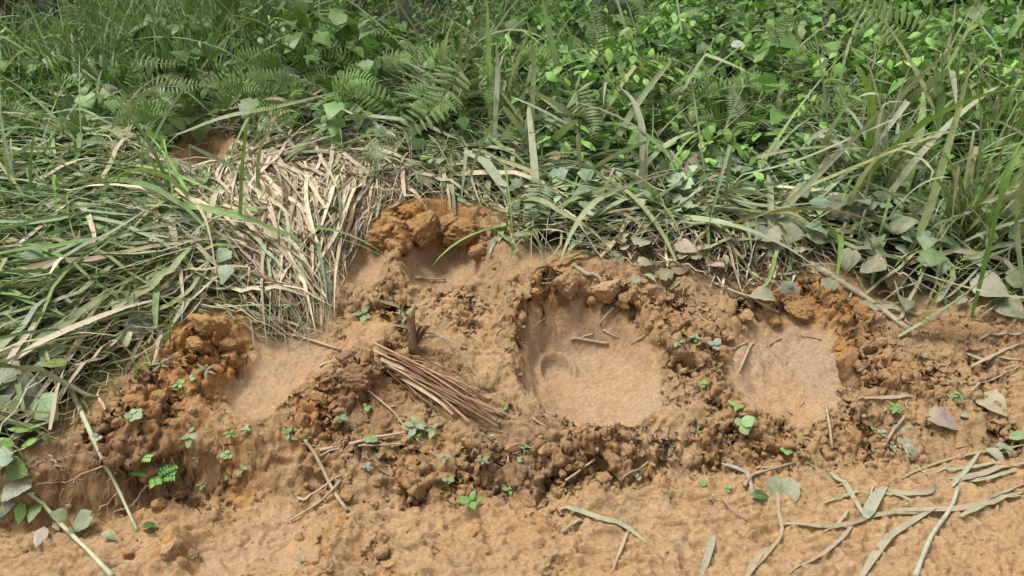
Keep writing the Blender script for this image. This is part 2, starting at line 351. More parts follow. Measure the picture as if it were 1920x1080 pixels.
DUST = (.40, .33, .23)
def veg_mat(name, src, veins=False, trans=.28, rough=.5, stripes=False, spec=.3):
    m, t = newmat(name); g = NT(t)
    geo = g.n('ShaderNodeNewGeometry'); pos = geo.outputs['Position']
    if src == 'attr':
        a = g.n('ShaderNodeAttribute', attribute_name='Col'); c = a.outputs['Color']; al = a.outputs['Alpha']
    else:
        a = g.n('ShaderNodeObjectInfo'); c = a.outputs['Color']; al = a.outputs['Alpha']
    n1 = g.noise(pos, 28, 4, .6); n2 = g.noise(pos, 110, 3, .65)
    c = g.mix(1.0, c, g.ramp(n1, .25, .75, .72, 1.25), 'MULTIPLY')
    uv = g.n('ShaderNodeAttribute', attribute_name='uvw'); su = g.n('ShaderNodeSeparateXYZ'); g.l(uv.outputs['Vector'], su.inputs[0])
    hgt = n2
    if veins:
        au = g.math('ABSOLUTE', su.outputs[0])
        f = g.math('FRACT', g.math('MULTIPLY', g.math('SUBTRACT', su.outputs[1], g.math('MULTIPLY', au, .28)), 6.5))
        vein = g.math('MAXIMUM', g.ramp(g.math('ABSOLUTE', g.math('SUBTRACT', f, .5)), .08, .0), g.ramp(au, .07, .02))
        c = g.mix(g.math('MULTIPLY', vein, .5), c, (.26, .32, .16))
        hgt = g.math('SUBTRACT', n2, g.math('MULTIPLY', vein, .8))
    if stripes:
        cv = g.n('ShaderNodeCombineXYZ'); g.l(g.math('MULTIPLY', su.outputs[0], 5), cv.inputs[0]); g.l(g.math('MULTIPLY', su.outputs[1], 1.2), cv.inputs[1]); g.l(su.outputs[2], cv.inputs[2])
        ns = g.noise(cv.outputs[0], 2.2, 3, .6)
        c = g.mix(1.0, c, g.ramp(ns, .3, .7, .68, 1.3), 'MULTIPLY'); hgt = g.math('ADD', ns, g.math('MULTIPLY', n2, .5))
        cw = g.n('ShaderNodeCombineXYZ'); g.l(g.math('MULTIPLY', su.outputs[1], .35), cw.inputs[1]); g.l(su.outputs[2], cw.inputs[2]); g.l(g.math('MULTIPLY', su.outputs[0], .3), cw.inputs[0])
        nw = g.noise(cw.outputs[0], 2.0, 3, .6); c = g.mix(g.math('MULTIPLY', g.ramp(nw, .5, .68), .38 if trans > .15 else 0.0), c, (.34, .29, .17))
        rib = g.ramp(g.math('ABSOLUTE', su.outputs[0]), .14, .05)
        c = g.mix(g.math('MULTIPLY', rib, .30), c, (.34, .36, .22))
    d = g.ramp(g.math('ADD', g.math('MULTIPLY', n1, .6), g.math('MULTIPLY', n2, .4)), .42, .62)
    dd = g.math('MULTIPLY', g.math('MINIMUM', g.math('ADD', g.math('MULTIPLY', d, 1.1), g.math('MULTIPLY', al, .22)), 1.0), al, clamp=True)
    c = g.mix(dd, c, DUST)
    b = g.n('ShaderNodeBsdfPrincipled'); g.l(c, b.inputs['Base Color'])
    g.l(g.math('ADD', rough, g.math('MULTIPLY', dd, .35), clamp=True), b.inputs['Roughness']); b.inputs['Specular IOR Level'].default_value = spec
    bu = g.n('ShaderNodeBump'); bu.inputs['Strength'].default_value = .45; bu.inputs['Distance'].default_value = .003
    g.l(hgt, bu.inputs['Height']); g.l(bu.outputs[0], b.inputs['Normal'])
    tr = g.n('ShaderNodeBsdfTranslucent'); g.l(g.mix(1.0, c, (.9, 1.2, .6), 'MULTIPLY'), tr.inputs['Color'])
    mx = g.n('ShaderNodeMixShader'); mx.inputs[0].default_value = trans
    g.l(b.outputs[0], mx.inputs[1]); g.l(tr.outputs[0], mx.inputs[2])
    o = g.n('ShaderNodeOutputMaterial'); g.l(mx.outputs[0], o.inputs[0]); return m

def bark_mat(name):
    m, t = newmat(name); g = NT(t)
    tc = g.n('ShaderNodeTexCoord'); mp = g.n('ShaderNodeMapping'); mp.inputs['Scale'].default_value = (1, 1, .25); g.l(tc.outputs['Object'], mp.inputs[0])
    oi = g.n('ShaderNodeObjectInfo'); n1 = g.noise(mp.outputs[0], 30, 6, .65); n2 = g.noise(tc.outputs['Object'], 5, 4)
    c = g.mix(1.0, oi.outputs['Color'], g.ramp(n1, .3, .7, .55, 1.35), 'MULTIPLY')
    c = g.mix(g.ramp(n2, .52, .66), c, (.20, .21, .17))
    b = g.n('ShaderNodeBsdfPrincipled'); g.l(c, b.inputs['Base Color']); b.inputs['Roughness'].default_value = .85
    bu = g.n('ShaderNodeBump'); bu.inputs['Strength'].default_value = .9; bu.inputs['Distance'].default_value = .02; g.l(n1, bu.inputs['Height']); g.l(bu.outputs[0], b.inputs['Normal'])
    o = g.n('ShaderNodeOutputMaterial'); g.l(b.outputs[0], o.inputs[0]); return m

M_GROUND = soil_mat('mud_ground', True); M_CLOD = soil_mat('clay_clods', False)
M_BLADE = veg_mat('grass_blade_tinted', 'attr', stripes=True, trans=.17)
M_BLADE_O = veg_mat('grass_blade_single', 'obj', stripes=True, trans=.17)
M_LEAF = veg_mat('leaf_tinted', 'attr', trans=.22, rough=.36)
M_LEAF_O = veg_mat('leaf_single', 'obj', veins=True, trans=.2, rough=.38)
M_STEM = veg_mat('stem', 'obj', trans=.0, rough=.6)
M_DRY = veg_mat('dry_straw', 'attr', stripes=True, trans=.12, rough=.75, spec=.15)
M_DRY_O = veg_mat('dry_straw_single', 'obj', stripes=True, trans=.1, rough=.75, spec=.15)
M_BARK = bark_mat('bark')

# ------------------------------------------------------------------ helpers: meshes and objects
def mesh_np(name, V, F, mat, C=None, UV=None, smooth=True):
    V = np.ascontiguousarray(V, np.float32).reshape(-1, 3); F = np.ascontiguousarray(F, np.int32)
    me = bpy.data.meshes.new(name); k = F.shape[1]
    me.vertices.add(len(V)); me.vertices.foreach_set('co', V.ravel())
    me.loops.add(F.size); me.loops.foreach_set('vertex_index', F.ravel())
    me.polygons.add(len(F)); me.polygons.foreach_set('loop_start', np.arange(0, F.size, k, dtype=np.int32))
    me.polygons.foreach_set('use_smooth', np.full(len(F), smooth))
    if C is not None:
        a = me.attributes.new('Col', 'FLOAT_COLOR', 'POINT'); a.data.foreach_set('color', np.ascontiguousarray(C, np.float32).ravel())
    if UV is not None:
        a = me.attributes.new('uvw', 'FLOAT_VECTOR', 'POINT'); a.data.foreach_set('vector', np.ascontiguousarray(UV, np.float32).ravel())
    me.update(calc_edges=True); me.materials.append(mat); return me

def add(name, me, parent=None, loc=None, label=None, cat=None, group=None, kind=None, color=None, mw=None):
    o = bpy.data.objects.new(name, me); COL.objects.link(o)
    if parent is not None: o.parent = parent
    if mw is not None: o.matrix_basis = mw
    if loc is not None: o.location = tuple(float(v) for v in loc)
    if label: o['label'] = label
    if cat: o['category'] = cat
    if group: o['group'] = group
    if kind: o['kind'] = kind
    if color is not None: o.color = tuple(float(v) for v in color)
    return o

def unit(v): return v / (np.linalg.norm(v, axis=-1, keepdims=True) + 1e-9)

def ribbons(P, W, roll, twist, fold=.25, prof=None, seed=0):
    """P (N,K,3) centre lines, W (N,) half widths -> verts, quads, uvw. Blade folded along its midrib."""
    N, K, _ = P.shape; s = np.linspace(0, 1, K)
    T = unit(np.gradient(P, axis=1)); up = np.zeros_like(T); up[..., 2] = 1
    S = np.cross(T, up); bad = np.linalg.norm(S, axis=-1) < .15
    S[bad] = np.array([1., 0, 0]); S = unit(S); Nn = unit(np.cross(S, T)); S = np.cross(T, Nn)
    ph = roll[:, None] + twist[:, None] * s[None]
    S2 = S * np.cos(ph)[..., None] + Nn * np.sin(ph)[..., None]; N2 = -S * np.sin(ph)[..., None] + Nn * np.cos(ph)[..., None]
    pr = (np.minimum(1, .55 + s * 4) * (1 - s ** 3.2) + .03) if prof is None else prof
    w = W[:, None] * pr[None]
    L = P + S2 * w[..., None] + N2 * (w * fold)[..., None]; Rr = P - S2 * w[..., None] + N2 * (w * fold)[..., None]
    V = np.stack([L, P, Rr], 2).reshape(-1, 3)
    i = np.arange(N)[:, None] * (K * 3) + np.arange(K - 1)[None] * 3
    q1 = np.stack([i, i + 1, i + 4, i + 3], -1); q2 = np.stack([i + 1, i + 2, i + 5, i + 4], -1)
    F = np.stack([q1, q2], 2).reshape(-1, 4)
    rr = rng.random(N) * 50
    UV = np.zeros((N, K, 3, 3)); UV[..., 0] = np.array([-1, 0, 1]); UV[..., 1] = (s * 8)[None, :, None]; UV[..., 2] = rr[:, None, None]
    return V, F, UV.reshape(-1, 3)

def percol(c, n): return np.repeat(c, n, 0)

def tube(P, r, sides=6, cap=True):
    P = np.asarray(P, float); K = len(P); r = np.broadcast_to(np.asarray(r, float), (K,))
    T = unit(np.gradient(P, axis=0)); a = np.array([0, 0, 1.]) if abs(T[0, 2]) < .9 else np.array([1., 0, 0])
    V = []
    for k in range(K):
        s = unit(np.cross(T[k], a)); n = np.cross(s, T[k]); a = n
        for j in range(sides):
            th = 6.2832 * j / sides; V.append(P[k] + r[k] * (s * math.cos(th) + n * math.sin(th)))
    F = [(k * sides + j, k * sides + (j + 1) % sides, (k + 1) * sides + (j + 1) % sides, (k + 1) * sides + j) for k in range(K - 1) for j in range(sides)]
    if cap:
        n0 = len(V); V += [P[0], P[-1]]
        F += [(n0, j, j, (j + 1) % sides) for j in range(0)]
        for j in range(0, sides, 2):
            F.append((n0, (j + 2) % sides, (j + 1) % sides, j)); b = (K - 1) * sides
            F.append((n0 + 1, b + j, b + j + 1, b + (j + 2) % sides))
    UV = np.zeros((len(V), 3)); s = np.linspace(0, 8, K)
    for k in range(K):
        for j in range(sides): UV[k * sides + j] = (.5 + .5 * j / sides, s[k], 3)
    return np.array(V), np.array(F), UV

def spline(pts, K):
    """Catmull-Rom through points, resampled to K"""
    p = np.asarray(pts, float)
    if len(p) == 2: return p[0] + (p[1] - p[0]) * np.linspace(0, 1, K)[:, None]
    q = np.vstack([2 * p[0] - p[1], p, 2 * p[-1] - p[-2]]); out = []
    for t in np.linspace(0, len(p) - 1 - 1e-6, K):
        i = int(t); u = t - i; a, b, c, d = q[i:i + 4]
        out.append(.5 * (2 * b + (c - a) * u + (2 * a - 5 * b + 4 * c - d) * u * u + (3 * b - a - 3 * c + d) * u ** 3))
    return np.array(out)

# ------------------------------------------------------------------ ground sheet
def blob(px, py, rx, ry):
    q = gp(px, py); m = mpp(q); sn = max(.25, (CAM_H - q[2]) / np.linalg.norm(q - C0))
    return np.exp(-(((GX - q[0]) / (rx * m)) ** 2 + ((GY - q[1]) / (ry * m / sn)) ** 2) ** 1.2)
c_or = np.clip(G_mo * 1.0, 0, 1) * .55; c_da = np.zeros_like(GX)
for a in [(385, 640, 110, 70, 1), (270, 760, 90, 60, .9), (600, 770, 70, 70, .8), (790, 430, 120, 50, 1), (830, 500, 70, 50, .7), (1060, 530, 80, 40, .55), (1530, 590, 110, 60, .9), (1460, 570, 80, 40, .7),
          (1680, 690, 80, 40, .5), (300, 900, 120, 40, .5), (440, 900, 60, 50, .7), (330, 1020, 70, 40, .6), (1000, 980, 60, 30, .5), (690, 1040, 90, 50, .45), (1370, 760, 40, 50, .5), (1250, 590, 70, 30, .6)]:
    c_or = np.maximum(c_or, a[4] * blob(*a[:4]))
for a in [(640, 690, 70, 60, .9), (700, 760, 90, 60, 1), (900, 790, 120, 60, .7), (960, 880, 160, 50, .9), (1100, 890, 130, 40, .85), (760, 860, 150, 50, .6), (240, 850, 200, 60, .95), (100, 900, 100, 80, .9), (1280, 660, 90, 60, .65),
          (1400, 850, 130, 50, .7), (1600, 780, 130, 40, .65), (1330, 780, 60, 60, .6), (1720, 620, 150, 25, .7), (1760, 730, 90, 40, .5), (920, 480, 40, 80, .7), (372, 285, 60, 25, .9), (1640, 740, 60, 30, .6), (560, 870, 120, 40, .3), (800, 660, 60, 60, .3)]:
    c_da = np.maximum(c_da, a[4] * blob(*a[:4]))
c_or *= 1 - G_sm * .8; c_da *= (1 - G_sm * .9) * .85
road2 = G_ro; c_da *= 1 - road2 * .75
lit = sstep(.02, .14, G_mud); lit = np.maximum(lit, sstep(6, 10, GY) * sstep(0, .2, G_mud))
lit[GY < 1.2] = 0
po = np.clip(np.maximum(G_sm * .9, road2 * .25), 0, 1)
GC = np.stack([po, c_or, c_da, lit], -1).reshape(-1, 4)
ny, nx = GX.shape
ii = (np.arange(ny - 1)[:, None] * nx + np.arange(nx - 1)[None]).ravel()
GF = np.stack([ii, ii + 1, ii + nx + 1, ii + nx], -1)
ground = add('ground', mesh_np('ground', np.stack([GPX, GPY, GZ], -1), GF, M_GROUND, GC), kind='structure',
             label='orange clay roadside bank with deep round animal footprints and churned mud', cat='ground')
# ================================================================== VEGETATION
def hsvj(c, n, j=.18):
    """n colours around linear colour c"""
    c = np.asarray(c, float); k = 1 + j * rng.standard_normal((n, 1)); h = 1 + .045 * rng.standard_normal((n, 3))
    return np.clip(c * k * h * (1.3 if c[1] > c[0] else 1), .004, .8)
GREEN = (.105, .185, .050); GREYGREEN = (.185, .245, .145); STRAW = (.53, .445, .305); DEEP = (.075, .135, .032); LIME = (.135, .25, .052); BROWN = (.16, .095, .055); OLIVE = (.20, .22, .08); PURPLE = (.15, .085, .085)

# flow of the trampled plants: picture point, direction in the picture
FLOW = [(480, 320, 0, 1), (560, 400, .25, 1), (540, 520, .45, 1), (600, 575, .8, .7), (680, 340, -.3, 1), (640, 450, -.35, 1), (420, 330, -.2, 1), (300, 420, 1, .35), (200, 500, 1, -.1), (150, 350, 1, -.15), (300, 560, 1, -.5), (100, 640, 1, -.6), (60, 560, .9, .4), (420, 480, 1, .6), (500, 610, 1, .2),
        (60, 250, 1, .3), (200, 230, 1, .25), (800, 310, 1, .1), (900, 350, .7, .7), (1100, 350, 1, -.15), (1300, 330, 1, -.3), (1500, 350, 1, -.2), (1700, 450, 1, -.4), (1600, 300, 1, -.5), (1000, 450, .5, .8), (1200, 460, 1, .1), (1850, 350, .6, -.9), (620, 250, 1, -.35), (500, 280, 1, -.1), (1500, 500, 1, .6), (1800, 540, 1, -.3)]
fl = []
for a, b, dx, dy in FLOW:
    p0 = gm(a, b)[:2]; p1 = gm(a + dx * 30, b + dy * 30)[:2]; v = p1 - p0; fl.append((*p0, *(v / (np.linalg.norm(v) + 1e-9))))
fl = np.array(fl)
def flow(x, y):
    w_ = 1 / (((x[:, None] - fl[:, 0]) ** 2 + (y[:, None] - fl[:, 1]) ** 2) + .004) ** 1.6
    return np.arctan2((w_ * fl[:, 3]).sum(1), (w_ * fl[:, 2]).sum(1))
G_mudS = G_mud
def mudd(x, y): return bil(G_mud, x, y)
def proj(P):
    q = P - C0; z = q @ FW; return 960 + q[..., 0] / z * FPX, 540 - (q @ UP) / z * FPX

STRAWPOLY = np.array([(375, 318), (425, 290), (560, 270), (700, 280), (735, 330), (700, 390), (650, 470), (630, 540), (645, 575), (600, 596), (535, 588), (490, 560), (515, 535), (490, 490), (425, 425)], float)
strawG = np.array([gm(a, b)[:2] for a, b in STRAWPOLY])
LITPOLY = np.array([gm(a, b)[:2] for a, b in [(1130, 440), (1250, 415), (1400, 430), (1520, 480), (1480, 545), (1380, 570), (1320, 530), (1180, 505)]])

SHADEP = np.array([gm(a, b)[:2] for a, b in [(1520, 400), (1700, 360), (1930, 380), (1960, 600), (1720, 600), (1600, 540)]])
def mat_paths(x, y, th, L, lay, K=9, kap=.6, kinkp=.25, arch=.03):
    N = len(x); ds = (L / (K - 1))[:, None]
    k = rng.standard_normal(N)[:, None] * kap; ks = rng.integers(3, K - 1, N)[:, None]
    kk = np.where(rng.random(N) < kinkp, rng.uniform(-1.6, 1.6, N), 0)[:, None]
    s = np.arange(K)[None]
    th_ = th[:, None] + k * s * ds + kk * (s >= ks)
    X = x[:, None] + np.concatenate([np.zeros((N, 1)), np.cumsum(np.cos(th_[:, :-1]) * ds, 1)], 1)
    Y = y[:, None] + np.concatenate([np.zeros((N, 1)), np.cumsum(np.sin(th_[:, :-1]) * ds, 1)], 1)
    Z = bil(GZ, X, Y); Zs = Z.copy()
    for _ in range(3):
        Zs[:, 1:-1] = np.maximum(Z[:, 1:-1], .25 * Zs[:, :-2] + .5 * Zs[:, 1:-1] + .25 * Zs[:, 2:])
    M = bil(G_mat, X, Y)
    t = s / (K - 1)
    Zs = Zs + lay[:, None] * (M + .015) + .004 + arch * rng.random(N)[:, None] * np.sin(3.14159 * t) * (L / .5)[:, None] + .006 * rng.standard_normal((N, K))
    return np.stack([X, Y, Zs], -1)

def inpoly(poly, x, y): return sdf(poly, x, y)

# ---- trampled green blades ------------------------------------------------
def sample(n, x0, x1, y0, y1, f):
    x = rng.uniform(x0, x1, n); y = rng.uniform(y0, y1, n); k = f(x, y); m = rng.random(n) < k; return x[m], y[m]
def inview(x, y, mx=480):
    p = np.stack([x, y, HM(x, y)], -1); u, v = proj(p); return (u > -mx) & (u < 1920 + mx) & (v > -60) & (v < 1140)

def dens_green(x, y):
    m = mudd(x, y); d = sstep(-.01, .07, m) * sstep(4.6, 3.6, y) * inview(x, y)
    d = d * np.where(inpoly(strawG, x, y) < .02, .03, 1) * np.where(inpoly(LITPOLY, x, y) < 0, .35, 1)
    return d * np.where(x > 0, .62, 1) * np.where(inpoly(SHADEP, x, y) < 0, .45, 1)
x, y = sample(27000, -3.1, 3.4, 1.75, 4.6, dens_green)
N = len(x); th = flow(x, y) + rng.normal(0, .5, N) + np.where(rng.random(N) < .2, rng.uniform(-3, 3, N), 0)
L = rng.uniform(.2, .62, N) * np.where(x < -.9, 1.25, 1) * np.where(mudd(x, y) < .12, .6, 1); lay = rng.random(N) ** .7
x = x - np.cos(th) * L * .5; y = y - np.sin(th) * L * .5
P = mat_paths(x, y, th, L, lay, kap=.9, kinkp=.35, arch=.045)
# keep blades that would poke into bare mud out of it
mm = mudd(P[..., 0].ravel(), P[..., 1].ravel()).reshape(P.shape[:2]).min(1); inS = (sdf(strawG, P[:, 4, 0], P[:, 4, 1]) < .0) | (sdf(strawG, P[:, 7, 0], P[:, 7, 1]) < -.04)
keep = (~inS | (rng.random(len(P)) < .15)) & (mm > -.04) & (P[..., 1].min(1) > 1.7)
P = P[keep]; lay = lay[keep]; N = len(P); L = L[keep]
W = .0018 + .0105 * rng.random(N) ** 2.6
mc = mudd(P[:, 4, 0], P[:, 4, 1]); sx = inpoly(strawG, P[:, 4, 0], P[:, 4, 1])
r = rng.random(N); c = hsvj(GREEN, N); gg = hsvj(GREYGREEN, N); st = hsvj(STRAW, N); ol = hsvj(OLIVE, N)
pst = .10 + .32 * sstep(.35, .0, mc) + .5 * sstep(.3, .0, sx); pst = np.clip(pst, 0, .75)
pg = pst + (1 - pst) * .36
colr = np.where((r < pst)[:, None], st, np.where((r < pg)[:, None], gg, np.where((r < pg + .1)[:, None], ol, c)))
# lower layers are older, wilted and brown
old = (lay < .3) & (rng.random(N) < .5); colr[old] = hsvj(BROWN, int(old.sum()))
dust = np.clip(.75 * sstep(.6, .0, mc) + .12 * rng.standard_normal(N), 0, .9)
GB = dict(P=P, W=W, C=np.concatenate([colr, dust[:, None]], 1), top=lay + .1 * rng.random(N))

# ---- dry straw patch ---------------------------------------------------------
def dens_straw(x, y): return sstep(.06, -.03, inpoly(strawG, x, y)) + .5 * sstep(.05, -.03, inpoly(LITPOLY, x, y))
bx0, by0 = strawG.min(0) - .1; bx1, by1 = strawG.max(0) + .1
x1, y1 = sample(13500, bx0, bx1, by0, by1, dens_straw)
bx0, by0 = LITPOLY.min(0) - .1; bx1, by1 = LITPOLY.max(0) + .1
x2, y2 = sample(1500, bx0, bx1, by0, by1, lambda a, b: sstep(.05, -.03, inpoly(LITPOLY, a, b)))
x = np.concatenate([x1, x2]); y = np.concatenate([y1, y2]); N = len(x); lit2 = np.arange(N) >= len(x1)
th = flow(x, y) + rng.normal(0, .15, N) + np.where(lit2 | (rng.random(N) < .07), rng.uniform(-3, 3, N), 0)
L = np.where(lit2, rng.uniform(.06, .25, N), rng.uniform(.26, .62, N)); lay = rng.random(N) ** .8
x = x - np.cos(th) * L * .5; y = y - np.sin(th) * L * .5
P = mat_paths(x, y, th, L, lay * .8, kap=.9, arch=.02)
mm = mudd(P[..., 0].ravel(), P[..., 1].ravel()).reshape(P.shape[:2]).min(1); keep = mm > -.025
P = P[keep]; lay = lay[keep]; lit2 = lit2[keep]; N = len(P)
c = hsvj(STRAW, N, .2); k = rng.random(N); c[k < .1] = hsvj(GREYGREEN, int((k < .1).sum())); c[k > .9] = hsvj(BROWN, int((k > .9).sum()))
c[(lay < .3)] *= .75; c[lit2 & (rng.random(N) < .5)] = hsvj((.20, .13, .09), int((lit2).sum()))[: int((lit2 & True).sum())][0]
SB = dict(P=P, W=(.0014 + .0062 * rng.random(N) ** 1.7) * np.where(lit2, .8, 1), C=np.concatenate([c, np.full((N, 1), .15)], 1), top=lay + .1 * rng.random(N))

def split_mat(D, nind, name, stuffname, mat_s, mat_o, label_s, cat, labels, group):
    P, W, Cc = D['P'], D['W'], D['C']; N = len(P)
    size = W * np.linalg.norm(P[:, -1] - P[:, 0], axis=1) / (P[:, 4, 1] ** 2)
    u, v = proj(P[:, 4]); vis = (u > 0) & (u < 1920) & (v > 0) & (v < 1080)
    score = (D['top'] + size / np.percentile(size, 98)) * vis
    idx = np.argsort(-score); ind = idx[:nind]; rest = idx[nind:]
    roll = rng.normal(0, .45, N); tw = rng.normal(0, .9, N)
    V, F, UV = ribbons(P[rest], W[rest], roll[rest], tw[rest])
    add(stuffname, mesh_np(stuffname, V, F, mat_s, percol(Cc[rest], P.shape[1] * 3), UV), kind='stuff', label=label_s, cat=cat)
    for i in ind:
        b = P[i, 0].copy(); V, F, UV = ribbons(P[i:i + 1] - b + np.array([0, 0, .012]), W[i:i + 1] * (1.25 if 'straw' in name else 1.15), roll[i:i + 1], tw[i:i + 1])
        k = labels(Cc[i], P[i, 4])
        add(name, mesh_np(name, V, F, mat_o, None, UV), loc=b, label=k[0], cat=k[1], group=k[2], color=Cc[i])
def lab_green(c, p):
    side = 'beside the dry straw patch' if p[0] < -.2 else 'among the dusty broad leaves'
    dry = c[0] > c[1]
    if dry: return ('dry tan grass blade lying on the trampled grass ' + side, 'grass blade', 'dry blades on the trampled grass ' + side)
    if c[1] - c[2] > .1 or c[2] < .06: return ('fresh green grass blade lying on the trampled grass ' + side, 'grass blade', 'fresh green blades on the trampled grass ' + side)
    return ('dusty grey-green grass blade lying on the trampled grass ' + side, 'grass blade', 'dusty blades on the trampled grass ' + side)
split_mat(GB, 260, 'loose_grass', 'trampled_grass', M_BLADE, M_BLADE_O, 'mat of flattened dusty green grass covering the bank', 'grass', lab_green, '')
split_mat(SB, 150, 'loose_straw', 'dry_straw_mat', M_DRY, M_DRY_O, 'pale mat of flattened dry straw above the footprints', 'straw',
          lambda c, p: ('pale dry straw blade on top of the flattened straw patch', 'straw', 'straw blades on the straw patch') if p[0] < -.1 else ('short dry straw piece in the brown leaf litter above the mud', 'straw', 'straw pieces in the leaf litter'), '')

# ---- leaf templates ------------------------------------------------------------
def leaf_template(kind, rows=6, curl=.12, fold=.15):
    t = np.linspace(0, 1, rows)
    if kind == 'heart': hw = np.interp(t, [0, .12, .3, .55, .8, 1], [.16, .46, .52, .40, .2, .01]); back = np.interp(t, [0, .12, .3, 1], [-.14, -.02, 0, 0])
    elif kind == 'oval': hw = np.interp(t, [0, .15, .4, .7, .9, 1], [.03, .2, .29, .24, .1, .01]); back = 0 * t
    elif kind == 'round': hw = np.interp(t, [0, .1, .35, .65, .9, 1], [.08, .32, .46, .42, .2, .02]); back = 0 * t
    else: hw = np.interp(t, [0, .1, .4, .8, 1], [.02, .1, .14, .08, .005]); back = 0 * t
    V = []; UV = []; jr = np.random.default_rng(len(kind) * 31 + rows + int(curl * 100))
    hwl = hw * jr.uniform(.82, 1.12, rows); hwr = hw * jr.uniform(.82, 1.12, rows); lo_ = hw; hwl[-1] = hwr[-1] = hw[-1]
    for i, a in enumerate(t):
        z = -curl * a * a
        for sgn in (-1, -.5, 0, .5, 1):
            hw = hwl if sgn < 0 else hwr
            V.append((sgn * hw[i], a + back[i] * abs(sgn), z + fold * hw[i] * abs(sgn) - .05 * abs(sgn) ** 2)); UV.append((sgn * hw[i] * 2, a, 0))
    F = [(5 * i + j, 5 * i + j + 1, 5 * i + j + 6, 5 * i + j + 5) for i in range(rows - 1) for j in range(4)]
    return np.array(V), np.array(F), np.array(UV)
def leaf_lite(kind):
    V, F, UV = leaf_template(kind, 5, .15, .2)
    keep = [5 * i + j for i in range(5) for j in (0, 2, 4)]; V = V[keep]; UV = UV[keep]
    F = np.array([(3 * i + j, 3 * i + j + 1, 3 * i + j + 4, 3 * i + j + 3) for i in range(4) for j in range(2)])
    return V, F, UV
def frames(nrm, az):
    """rotation matrices: leaf y axis along azimuth az (in plane), z = normal"""
    z = unit(nrm); d = np.stack([np.cos(az), np.sin(az), np.zeros_like(az)], -1)
    yv = unit(d - z * (d * z).sum(-1, keepdims=True)); xv = np.cross(yv, z); return np.stack([xv, yv, z], -1)
def bake_leaves(tmpl, pos, Rm, size, col):
    V, F, UV = tmpl; n = len(pos)
    W_ = np.einsum('nij,kj->nki', Rm, V) * size[:, None, None] + pos[:, None]
    Fs = (F[None] + (np.arange(n) * len(V))[:, None, None]).reshape(-1, 4)
    return W_.reshape(-1, 3), Fs, np.tile(UV, (n, 1)), np.repeat(col, len(V), 0)
def merge(parts):
    Vs, Fs, U, Cs = [], [], [], []; o = 0
    for V, F, UV, C in parts: Vs.append(V); Fs.append(F + o); U.append(UV); Cs.append(C); o += len(V)
    return np.concatenate(Vs), np.concatenate(Fs), np.concatenate(U), np.concatenate(Cs)

# ---- leafy ground cover (uncountable), made of small plants ---------------------
def vegh(x, y): return np.clip(.27 + .34 * fbm(x * 1.3, y * 1.3, 131, 3), .05, .6) * sstep(3.0, 3.9, y)
def plants(x, y, nl, hgt, spread, size, cols, lite, flat=.5):
    n = len(x); tot = n * nl; cx = np.repeat(x, nl); cy = np.repeat(y, nl); h = np.repeat(hgt, nl)
    u = rng.random(tot); az = rng.uniform(0, 6.283, tot); rad = spread * (.25 + .75 * rng.random(tot)) * (1.2 - .6 * u)
    px_ = cx + np.cos(az) * rad; py_ = cy + np.sin(az) * rad; pz = H(cx, cy) + .02 + h * (.15 + .85 * u)
    tilt = rng.normal(flat, .35, tot)
    nr = np.stack([np.cos(az) * np.sin(tilt), np.sin(az) * np.sin(tilt), np.cos(tilt)], -1)
    c = np.repeat(cols, nl, 0) * (1 + .18 * rng.standard_normal((tot, 1)))
    sz = size * rng.uniform(.55, 1.35, tot)
    return bake_leaves(lite, np.stack([px_, py_, pz], -1), frames(nr, az + rng.normal(0, .5, tot)), sz, np.concatenate([np.clip(c, .005, .6), np.full((tot, 1), .05)], 1))
HEART, OVAL, ROUND, LANCE = leaf_lite('heart'), leaf_lite('oval'), leaf_lite('round'), leaf_lite('lance')
def gapf(a, b):
    u = 960 + a / (b * .92 + .4) * FPX
    return 1 - .75 * np.maximum.reduce([sstep(610, 680, u) * sstep(900, 850, u), sstep(1080, 1110, u) * sstep(1200, 1170, u), sstep(260, 120, u)])
def nostraw(a, b): return sstep(.02, .12, inpoly(strawG, a, b)) * np.where(b > 5.0, gapf(a, b), 1)
parts = []
def d_right(x, y): return np.where(y > 5.0, gapf(x, y), 1) * inview(x, y, 480) * sstep(3.1, 3.7, y + .5 * fbm(x * 1.5, y * 1.5, 141, 2)) * (x > .1)
x, y = sample(3000, .1, 6.5, 3.0, 8.5, lambda a, b: d_right(a, b) * sstep(-.25, .2, fbm(a * 1.6, b * 1.6, 145, 2))); n = len(x)
parts.append(plants(x, y, 12, vegh(x, y) * 1.25, .15, .062, hsvj(LIME, n, .35), OVAL))
x, y = sample(1000, .1, 5.5, 3.2, 7, lambda a, b: d_right(a, b) * sstep(-.2, .25, fbm(a * 1.6 + 5, b * 1.6, 146, 2))); n = len(x)
parts.append(plants(x, y, 7, vegh(x, y) * 1.2, .14, .09, hsvj(GREEN, n, .35), HEART))
def d_left(x, y): return nostraw(x, y) * inview(x, y, 480) * sstep(3.3, 3.9, y + .5 * fbm(x * 1.5, y * 1.5, 142, 2)) * (x < .3)
x, y = sample(1800, -6.5, .3, 3.2, 9, lambda a, b: d_left(a, b) * sstep(-.2, .25, fbm(a * 1.6, b * 1.6, 147, 2))); n = len(x)
parts.append(plants(x, y, 10, vegh(x, y), .14, .05, hsvj(GREEN, n, .3), OVAL)); parts.append(plants(x[::3], y[::3] + .1, 9, vegh(x[::3], y[::3]) * 1.3, .12, .07, hsvj(LIME, len(x[::3])), LANCE))
x, y = sample(200, -3, .5, 3.2, 4.8, lambda a, b: nostraw(a, b) * inview(a, b, 100) * sstep(3.2, 3.6, b)); n = len(x)
parts.append(plants(x, y, 6, vegh(x, y) * 1.1, .10, .085, hsvj(DEEP, n), HEART))
